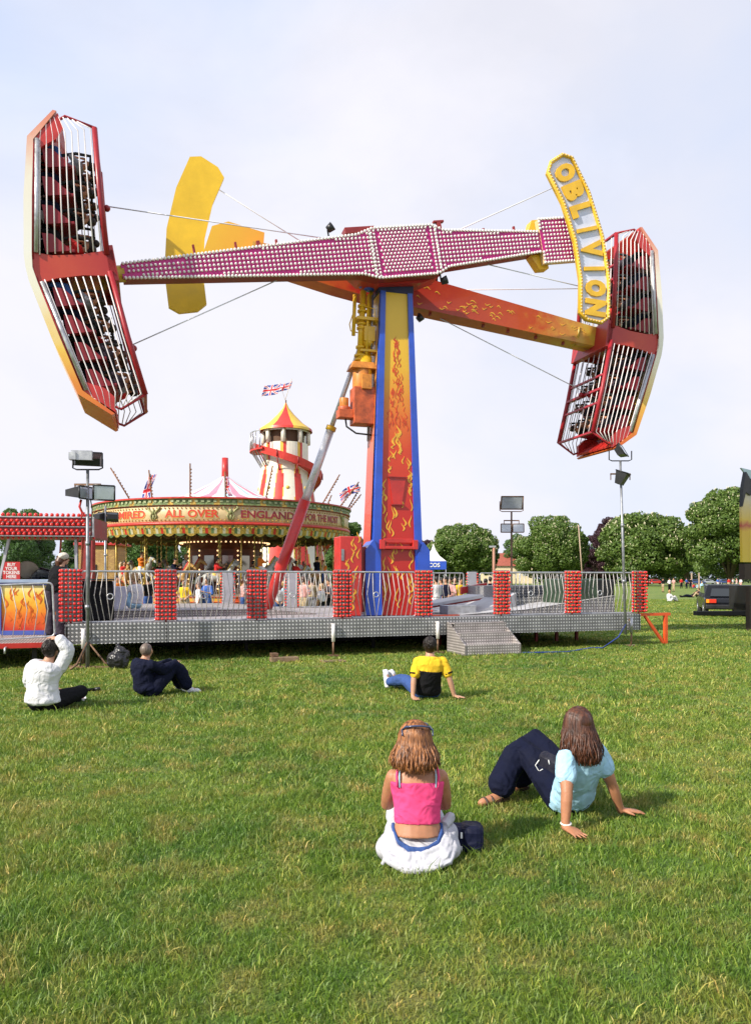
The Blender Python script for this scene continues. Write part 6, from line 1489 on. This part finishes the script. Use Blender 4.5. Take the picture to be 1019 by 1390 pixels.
for i in range(3, n, 6):
    a, c = V(prev[i][1]), V(prev[i][0]); b.cyl(a, (c.x*.97, c.y*.97, c.z-1.0), .045, n=5); b.cyl(V(prev[i][2])+V((0, 0, -.46)), V(prev[i][2])+V((0, 0, .02)), .05, n=5)
tag(b.build('slide_brackets', REDDARK, sk), kind='stuff')
b = MB(); pl = []
for k in range(7):
    a = R(-195+k*11); pl.append((math.cos(a)*2.55, math.sin(a)*2.55))
    b.cyl((pl[-1][0], pl[-1][1], zs+.0), (pl[-1][0], pl[-1][1], zs+1.25), .05, n=5); b.beam((math.cos(a)*2.5, math.sin(a)*2.5, zs-.02), (math.cos(a)*1.7, math.sin(a)*1.7, zs-1.3), .06, .06)
b.tube([(p[0], p[1], zs+1.25) for p in pl], .05, 5); b.build('landing_rail', GALV, sk)
b = MB(); b.lathe([(1.6, zs-.08), (2.6, zs-.08), (2.6, zs+.02), (1.6, zs+.02)], n=8, a0=R(-200), a1=R(-122), sm=False); b.build('landing', HRED, sk)

# kiosk, tents and the fair behind
p = at(140, HY, 52); t = thing('painted_kiosk', 'yellow kiosk painted with brickwork left of the merry-go-round', 'kiosk', (p.x, 52, 0))
BR = bpy.data.materials.new('painted_brick'); nt_, N_, L_, bs_ = nm(BR); bt_ = N_.new('ShaderNodeTexBrick'); bt_.inputs['Color1'].default_value = (.50, .32, .10, 1); bt_.inputs['Color2'].default_value = (.36, .20, .07, 1); bt_.inputs['Mortar'].default_value = (.10, .05, .02, 1); bt_.inputs['Scale'].default_value = 3.2
tc_ = N_.new('ShaderNodeTexCoord'); mp_ = N_.new('ShaderNodeMapping'); mp_.inputs['Rotation'].default_value = (PI/2, 0, 0); L_.new(tc_.outputs['Object'], mp_.inputs[0]); L_.new(mp_.outputs[0], bt_.inputs[0]); L_.new(bt_.outputs[0], bs_.inputs['Base Color'])
b = MB(); b.box((0, 0, 1.9), (2.4, 2.4, 3.8)); b.build('wall', BR, t, .03); b = MB(); b.box((-.3, -1.22, 2.1), (.6, .05, .9)); b.build('window', BLACK, t); b = MB(); b.box((0, 0, 3.9), (2.9, 2.9, .2)); b.build('roof', RED, t, .04)
p = at(120, HY, 30); t = thing('red_ride_post', 'tall red post between the ticket booth and the merry-go-round', 'post', (p.x, 30, 0)); b = MB(); b.box((0, 0, 1.75), (.45, .3, 3.5)); b.build('post', REDDARK, t, .02); b = MB(); b.box((0, 0, 3.54), (.6, .42, .10)); b.build('post_cap', RED, t, .02)
for px, d, lb in ((588, 58, 'small white pointed tent with a blue band just right of the tower'), (573, 66, 'white pointed tent half hidden by the right edge of the tower')):
    p = at(px, HY, d); t = thing('pointed_tent', lb, 'tent', (p.x, d, 0), 0, 'white tents with blue bands'); s_ = F/d
    z0 = EYE+(785-762)/s_ if px == 588 else EYE+(785-765)/s_; z1 = z0+.8
    b = MB()
    for k, (r_, z) in enumerate(((1.05, z0), (.5, z0+.4), (.18, z0+.9), (.02, z0+1.35))): pass
    b.lathe([(1.25, z0), (.62, z0+.38), (.22, z0+.85), (.02, z0+1.3)], n=4, a0=PI/4, a1=PI/4+2*PI, sm=False); b.build('tent_roof', WHITE, t)
    b = MB(); b.lathe([(1.26, z0-.62), (1.26, z0)], n=4, a0=PI/4, a1=PI/4+2*PI, sm=False); v_ = b.build('valance', BLUE, t)
    if px == 588:
        vs, fs = textverts('COS', .42, .01, .01); b = MB(); b.add([V((v.x, -.91-v.z, z0-.31+v.y)) for v in vs], fs); b.build('lettering', WHITE, v_)
    for sx in (-1, 1): b = MB(); b.cyl((sx*.86, -.86, 0), (sx*.86, -.86, z0-.6), .04, n=6); b.build('tent_pole', GALV, t)
# ------------------------------------------------------------------ people about the fair and the green
def pers(lb, px, feet, kind, c1, c2, hc=None, z=0., rz=0., h=1., vox=.04, d=None, group=None, arms=0, sleeve=.5, ln=.97, sk=None):
    if d is None: p = onground(px, feet, z)
    else: p = V(at(px, HY, d)); p.z = z
    J = {'s': lambda: stand(h, arms=arms), 'g': sitground, 'l': lying}[kind]()
    return figure(lb, J, tuple(p), rz, sk or SKIN, top=dict(m=CLO[c1], sleeve=sleeve), bottom=dict(m=CLO[c2], len=ln), shoes=dict(m=CLO['black']), hair=dict(style='short', m=hc or HDARK), vox=vox, hands=False, group=group)
GP = 'people out on the green'
pers('person standing in a black top and shorts, leftmost of those on the green', 899.5, 804, 's', 'black', 'tan', rz=R(-60), ln=.35, group=GP, arms=1)
pers('person in a white shirt and black trousers standing behind the seated person in white', 908.5, 804, 's', 'white', 'black', rz=R(20), group=GP, arms=1)
pers('person in a pale shirt standing close beside the one in black trousers', 914, 803, 's', 'rose', 'tan', rz=R(120), group=GP, arms=1)
pers('person in white sitting on the grass nearest the bulb pillar', 908, 817, 'g', 'white', 'white', HBLOND, rz=R(-70), group=GP, vox=.03)
pers('person in dark clothes lying propped on the grass', 938, 811, 'l', 'black', 'navy', rz=R(180), group=GP, vox=.03)
pers('person in a dark top sitting beside the one lying in dark clothes', 948.5, 811, 'g', 'charcoal', 'tan', HBROWN, rz=R(100), group=GP, vox=.03)
pers('person lying on the grass with bare legs, farther right', 962, 804, 'l', 'black', 'rose', rz=R(180), group=GP)
pers('person in a navy top sitting behind the bare-legged one', 966, 802, 'g', 'navy', 'black', rz=R(90), group=GP)
pers('person in a bright red top standing on the green', 924.5, 799, 's', 'red', 'black', rz=R(0), group=GP)
pers('person in blue standing right of the one in red', 931.5, 799, 's', 'blue', 'navy', rz=R(30), group=GP)
pers('person in dark clothes standing right of the one in blue', 937, 799, 's', 'black', 'navy', rz=R(-30), group=GP)
pers('person sitting in a blue and white outfit behind the group lying down', 946, 798.5, 'g', 'pale_blue', 'white', rz=R(60), group=GP)
pers('person sitting in red in the group beyond', 941, 798.5, 'g', 'red', 'denim', rz=R(-60), group=GP)
pers('child in a light blue dress standing on the green', 952, 804, 's', 'pale_blue', 'pale_blue', HBLOND, h=.72, group=GP, ln=.4)
pers('person in a blue top and white trousers standing alone', 974, 798, 's', 'blue', 'white', rz=R(180), group=GP)
for i, (x, f, c1, c2, k, lb) in enumerate(((989, 799, 'red', 'tan', 's', 'person in red, leftmost of the cluster by the black car'), (994.5, 799, 'white', 'tan', 's', 'person in white standing second in the cluster by the black car'), (999.5, 800, 'rose', 'white', 's', 'person in a pink top standing in the cluster by the black car'), (1005, 799, 'white', 'rose', 's', 'person in white, rightmost standing in the cluster by the black car'),
      (990, 801, 'white', 'pale_blue', 'g', 'person in white sitting at the left of the cluster'), (996.5, 801, 'pale_blue', 'white', 'g', 'person in pale blue sitting in the cluster'), (1002.5, 801, 'yellow', 'tan', 'g', 'person in yellow sitting in the cluster'))):
    pers(lb, x, f, k, c1, c2, rz=R(40*i), group=GP)
for i, (x, d, c1, c2, lb, h) in enumerate(((584, 27, 'grey', 'navy', 'person in grey queueing just right of the tower', 1.), (592, 26.5, 'white', 'white', 'person in a long white shirt queueing right of the tower', 1.), (599, 30, 'blue', 'denim', 'person in blue behind the one in the long white shirt', .97), (605, 28, 'navy', 'black', 'person in navy with folded arms in the queue', 1.), (611, 29, 'rose', 'black', 'person in pink and black in the queue', .98),
      (617, 31, 'black', 'black', 'person in black in the middle of the queue', 1.), (624, 30, 'yellow', 'black', 'person in a yellow top by the grey rail post', .98), (646, 31, 'blue', 'black', 'person in blue right of the grey rail post', 1.), (652, 33, 'white', 'denim', 'person in white right of the rail post', .9), (659, 30, 'tan', 'white', 'person in tan under the curved ramp', .95), (665, 34, 'navy', 'denim', 'person in navy behind the curved ramp', 1.))):
    pers(lb, x, None, 's', c1, c2, d=d, rz=R(37*i), h=h, vox=.025, arms=i % 3, group='people queueing behind the deck')
for i, (x, d, c1, c2, lb, h, hc) in enumerate(((176, 27, 'white', 'denim', 'child in white at the rail in front of the merry-go-round', .8, HBROWN), (201, 29, 'black', 'denim', 'person in black watching the merry-go-round', 1., HDARK), (270, 27.5, 'white', 'white', 'person in white by the rail under the lettering', .88, HBROWN), (281, 27.5, 'blue', 'denim', 'person in a blue shirt and jeans beside the rail', .98, HDARK), (378, 27, 'white', 'denim', 'child in white and blue right of the strut', .86, HBROWN), (386, 28, 'pale_blue', 'white', 'person in pale blue right of the strut', .9, HBLOND),
      (412, 27, 'rose', 'tan', 'person in a long pink shirt behind the fence', 1., HBROWN), (423, 28.5, 'tan', 'grey', 'person in tan with dark hair behind the fence', .98, HDARK), (436, 27.5, 'white', 'black', 'child in a white top near the flame cabinet', .84, HBLOND), (447, 29, 'charcoal', 'black', 'person in dark clothes near the flame cabinet', .95, HDARK), (250, 29, 'yellow', 'tan', 'person in yellow before the merry-go-round', .92, HBROWN), (158, 30, 'orange', 'white', 'person in orange left of the merry-go-round', 1.02, HDARK), (330, 29.5, 'rose', 'denim', 'person in a pink top before the merry-go-round', .95, HBROWN))):
    pers(lb, x, None, 's', c1, c2, hc, d=d, rz=R(53*i), h=h, vox=.025, arms=(i+1) % 3, group='people between the deck and the merry-go-round')

# ------------------------------------------------------------------ cars
def carprof(L_, H_, est=False):
    return [(-L_/2, .32), (-L_/2+.02, .62), (-L_/2+.12, .80*H_/1.4), (-L_/2+.45, .86*H_/1.4), (-L_/2+.85, H_), (-.1, H_+.03), (.35, H_-.01), (L_/2-1.15, .90*H_/1.4), (L_/2-.3, .78*H_/1.4), (L_/2-.03, .62), (L_/2, .34)]
def car_(lb, loc, rz, paint, group='cars parked beyond the green', L_=4.2, H_=1.38, W_=1.66, detail=False):
    t = thing('parked_car', lb, 'car', loc, rz, group); P = carprof(L_, H_); b = MB(); n = len(P)
    vs = []
    for s in (-1, 1):
        for x, z in P: vs.append((x, s*(W_/2-(.16 if z > .95 else .0)), z))
    b.add(vs, [tuple(range(n)), tuple(range(2*n-1, n-1, -1))]+[(i, i+n, (i+1) % n+n, (i+1) % n) for i in range(n)]); bd = b.build('body', paint, t, .04)
    b = MB()
    for s in (-1, 1):
        b.prism([(-L_/2+.72, .93*H_/1.4), (-L_/2+.98, H_-.07), (.02, H_-.05), (.02, .93*H_/1.4)], (0, s*(W_/2-.075)-.03, 0), (1, 0, 0), (0, 0, 1), (0, 1, 0), .06); b.prism([(.08, .93*H_/1.4), (.08, H_-.05), (.30, H_-.06), (L_/2-1.3, .93*H_/1.4)], (0, s*(W_/2-.075)-.03, 0), (1, 0, 0), (0, 0, 1), (0, 1, 0), .06)
    b.prism([(-.60, 0), (.60, 0), (.52, .42), (-.52, .42)], (-L_/2+.46, 0, .88*H_/1.4), (0, 1, 0), (.62, 0, .78), (-.78, 0, .62), .04); b.prism([(-.62, 0), (.62, 0), (.54, .66), (-.54, .66)], (L_/2-1.06, 0, .93*H_/1.4), (0, 1, 0), (-.80, 0, .60), (.6, 0, .8), .03)
    b.build('windows', bpy.data.materials.get('car_glass') or mat('car_glass', (.02, .025, .03), .08, var=0, coat=.5), bd)
    for x in (-L_/2+.78, L_/2-.80):
        for s in (-1, 1):
            b = MB(); b.cyl((x, s*(W_/2-.19), .31), (x, s*(W_/2+.01), .31), .31, n=20); wv = b.build('wheel', RUBBER, t); b = MB(); b.cyl((x, s*(W_/2+.0), .31), (x, s*(W_/2+.02), .31), .18, n=14); b.build('rim', GALV, wv)
    for s in (-1, 1):
        b = MB(); b.box((-L_/2+.0, s*(W_/2-.24), .68), (.08, .40, .16)); o = b.build('tail_lamp', mat('tail_lamp_red', (.6, .04, .02), .2, var=0, coat=.6) if 'tail_lamp_red' not in bpy.data.materials else bpy.data.materials['tail_lamp_red'], t, .01)
        if detail: b = MB(); b.box((-L_/2-.01, s*(W_/2-.10), .68), (.08, .12, .15)); b.build('indicator', mat('indicator_orange', (.8, .3, .02), .2, var=0), o)
        b = MB(); b.box((L_/2-.06, s*(W_/2-.24), .62), (.1, .3, .14)); b.build('headlight', LAMPGLASS, t)
    b = MB(); b.box((-L_/2-.03, 0, .44), (.14, W_-.06, .18)); b.build('bumper', BLACK, t, .03); b = MB(); b.box((L_/2, 0, .42), (.14, W_-.06, .18)); b.build('bumper', BLACK, t, .03)
    return t
PB = mat('car_black', (.006, .007, .010), .22, var=.05, coat=.15, spec=.3); PR = mat('car_red', (.42, .02, .015), .25, var=.05, coat=.6); PBL = mat('car_blue', (.03, .06, .18), .25, var=.05, coat=.6); PW_ = mat('car_silver', (.42, .44, .46), .3, metal=.4, var=.05, coat=.5)
for px, pm, lb in ((890, PR, 'long red car parked beyond the green'), (945, PBL, 'dark blue car parked behind the group lying on the grass'), (962, PW_, 'silver car parked beyond the lying group'), (984, PBL, 'blue car parked left of the cluster of people'), (793, PW_, 'silver car seen over the tread plate walkway'), (800, PBL, 'blue car seen beside the silver one through the fence')):
    p = at(px, HY, 205+px % 7); car_(lb, (p.x, 205+px % 7, 0), 0, pm)
p = onground(984, 838); cr_ = car_('glossy black car with a red and orange tail lamp standing at the right edge', (p.x+.75, p.y+2.1, 0), R(72), PB, None, 4.4, 1.36, 1.7, True)
# trailer hitch and folded side panel of another ride at the right edge
p = onground(992, 850); t = thing('ride_trailer', 'dark ride trailer with a projecting plank at the right edge of the green', 'trailer', (p.x+.2, p.y-.2, 0), R(6))
b = MB(); b.box((-.1, 0, .46), (3.0, .28, .14)); b.build('plank', BLACKM, t, .01)
b = MB(); b.box((1.3, .4, .98), (2.2, 1.2, .86)); b.box((.9, .2, .65), (1.4, 1., .3)); b.build('trailer_body', BLACK, t, .02)
b = MB(); b.box((1.75, -.1, 1.55), (1.6, 1.4, .16)); b.build('trailer_top', mat('grimy_steel', (.10, .09, .08), .6, metal=.3, var=.3), t, .02); b = MB(); b.box((1.45, -.35, .8), (.10, .1, 1.5)); b.build('support_post', mat('pale_post', (.40, .28, .20), .6), t)
for x in (1.2, 2.0): b = MB(); b.cyl((x, -.3, .34), (x, -.05, .34), .34, n=20); b.build('wheel', RUBBER, t)
SP = gradmat('side_panel_paint', [(0, (.66, .48, .02)), (.45, (.66, .42, .02)), (.52, (.45, .06, .03)), (.58, (.66, .45, .04)), (.8, (.60, .50, .30)), (1, (.62, .60, .62))], 'Z', 1.9, 4.6, noise=.06, ns=3)
d = 24.; p = at(1006, HY, d); t = thing('ride_side_panel', 'tall folded ride panel with yellow flames and a black top at the right edge', 'ride panel', (p.x, d, 0), R(28))
zz = lambda py: EYE+(HY-py)/F*d
b = MB(); b.prism([(.05, zz(763)), (0, zz(682)), (.16, zz(668)), (.34, zz(668)), (.34, zz(763))], (0, 0, 0), (1, 0, 0), (0, 0, 1), (0, 1, 0), .08); b.build('painted_leaf', SP, t, .01)
b = MB(); b.prism([(.42, zz(763)), (.40, zz(672)), (1.6, zz(660)), (1.6, zz(763))], (0, .05, 0), (1, 0, 0), (0, 0, 1), (0, 1, 0), .08); b.build('painted_leaf', SP, t, .01)
b = MB(); b.prism([(-.02, zz(688)), (0, zz(664)), (.15, zz(640)), (.36, zz(650)), (.36, zz(672)), (.14, zz(668))], (0, -.06, 0), (1, 0, 0), (0, 0, 1), (0, 1, 0), .12); b.prism([(.36, zz(672)), (.36, zz(648)), (1.7, zz(655)), (1.7, zz(662))], (0, 0, 0), (1, 0, 0), (0, 0, 1), (0, 1, 0), .12); b.build('black_top', BLACK, t, .01)
b = MB(); b.prism([(.13, zz(634)), (.50, zz(648)), (1.7, zz(652)), (1.7, zz(640))], (0, .1, 0), (1, 0, 0), (0, 0, 1), (0, 1, 0), .06); b.build('pale_awning', PALEBLUE, t)
b = MB(); b.box((.85, .1, zz(776)), (1.4, .2, .5)); b.box((.5, .1, .7), (.14, .14, 1.4)); b.box((1.4, .1, .7), (.14, .14, 1.4)); b.build('panel_base', mat('dark_brown_frame', (.05, .03, .02), .7, var=.3), t)
# posts and a street sign far across the green
for px, py0, lb in ((980, 772, 'pale post left of the cluster of people'), (991, 775, 'pale post behind the cluster of people')):
    q = onground(px, 799); t = thing('wooden_post', lb, 'post', (q.x, q.y+12, 0)); b = MB(); b.box((0, 0, 1.3), (.2, .2, 2.6)); b.build('post', mat('pale_wood', (.45, .32, .24), .7) if 'pale_wood' not in bpy.data.materials else bpy.data.materials['pale_wood'], t, .02); b = MB(); b.box((0, 0, 2.62), (.26, .26, .08)); b.build('post_cap', GALV, t)
q = at(938, HY, 180); t = thing('road_sign', 'round road sign on a post beyond the green', 'road sign', (q.x, 180, 0)); b = MB(); b.cyl((0, 0, 0), (0, 0, 2.6), .06, n=8); b.build('post', GALV, t); b = MB(); b.cyl((0, -.05, 2.8), (0, .0, 2.8), .42, n=20); b.build('sign_face', WHITE, t)
q = at(670, HY, 60); t = thing('wooden_post', 'reddish pole left of the brown floodlight mast', 'post', (q.x, 60, 0)); b = MB(); b.cyl((0, 0, 0), (0, 0, EYE+(HY-743)/F*60), .12, .10, n=8); b.build('post', mat('reddish_wood', (.40, .20, .14), .7), t); b = MB(); b.box((-.1, 0, EYE+(HY-742)/F*60), (.5, .2, .14)); b.build('lamp_head', GALV, t)
q = at(789, HY, 150); t = thing('wooden_post', 'thin leaning pale pole among the trees', 'post', (q.x, 150, 0)); b = MB(); b.cyl((.3, 0, 0), (-.6, 0, 12.), .13, .1, n=8); b.build('post', bpy.data.materials['pale_wood'], t)
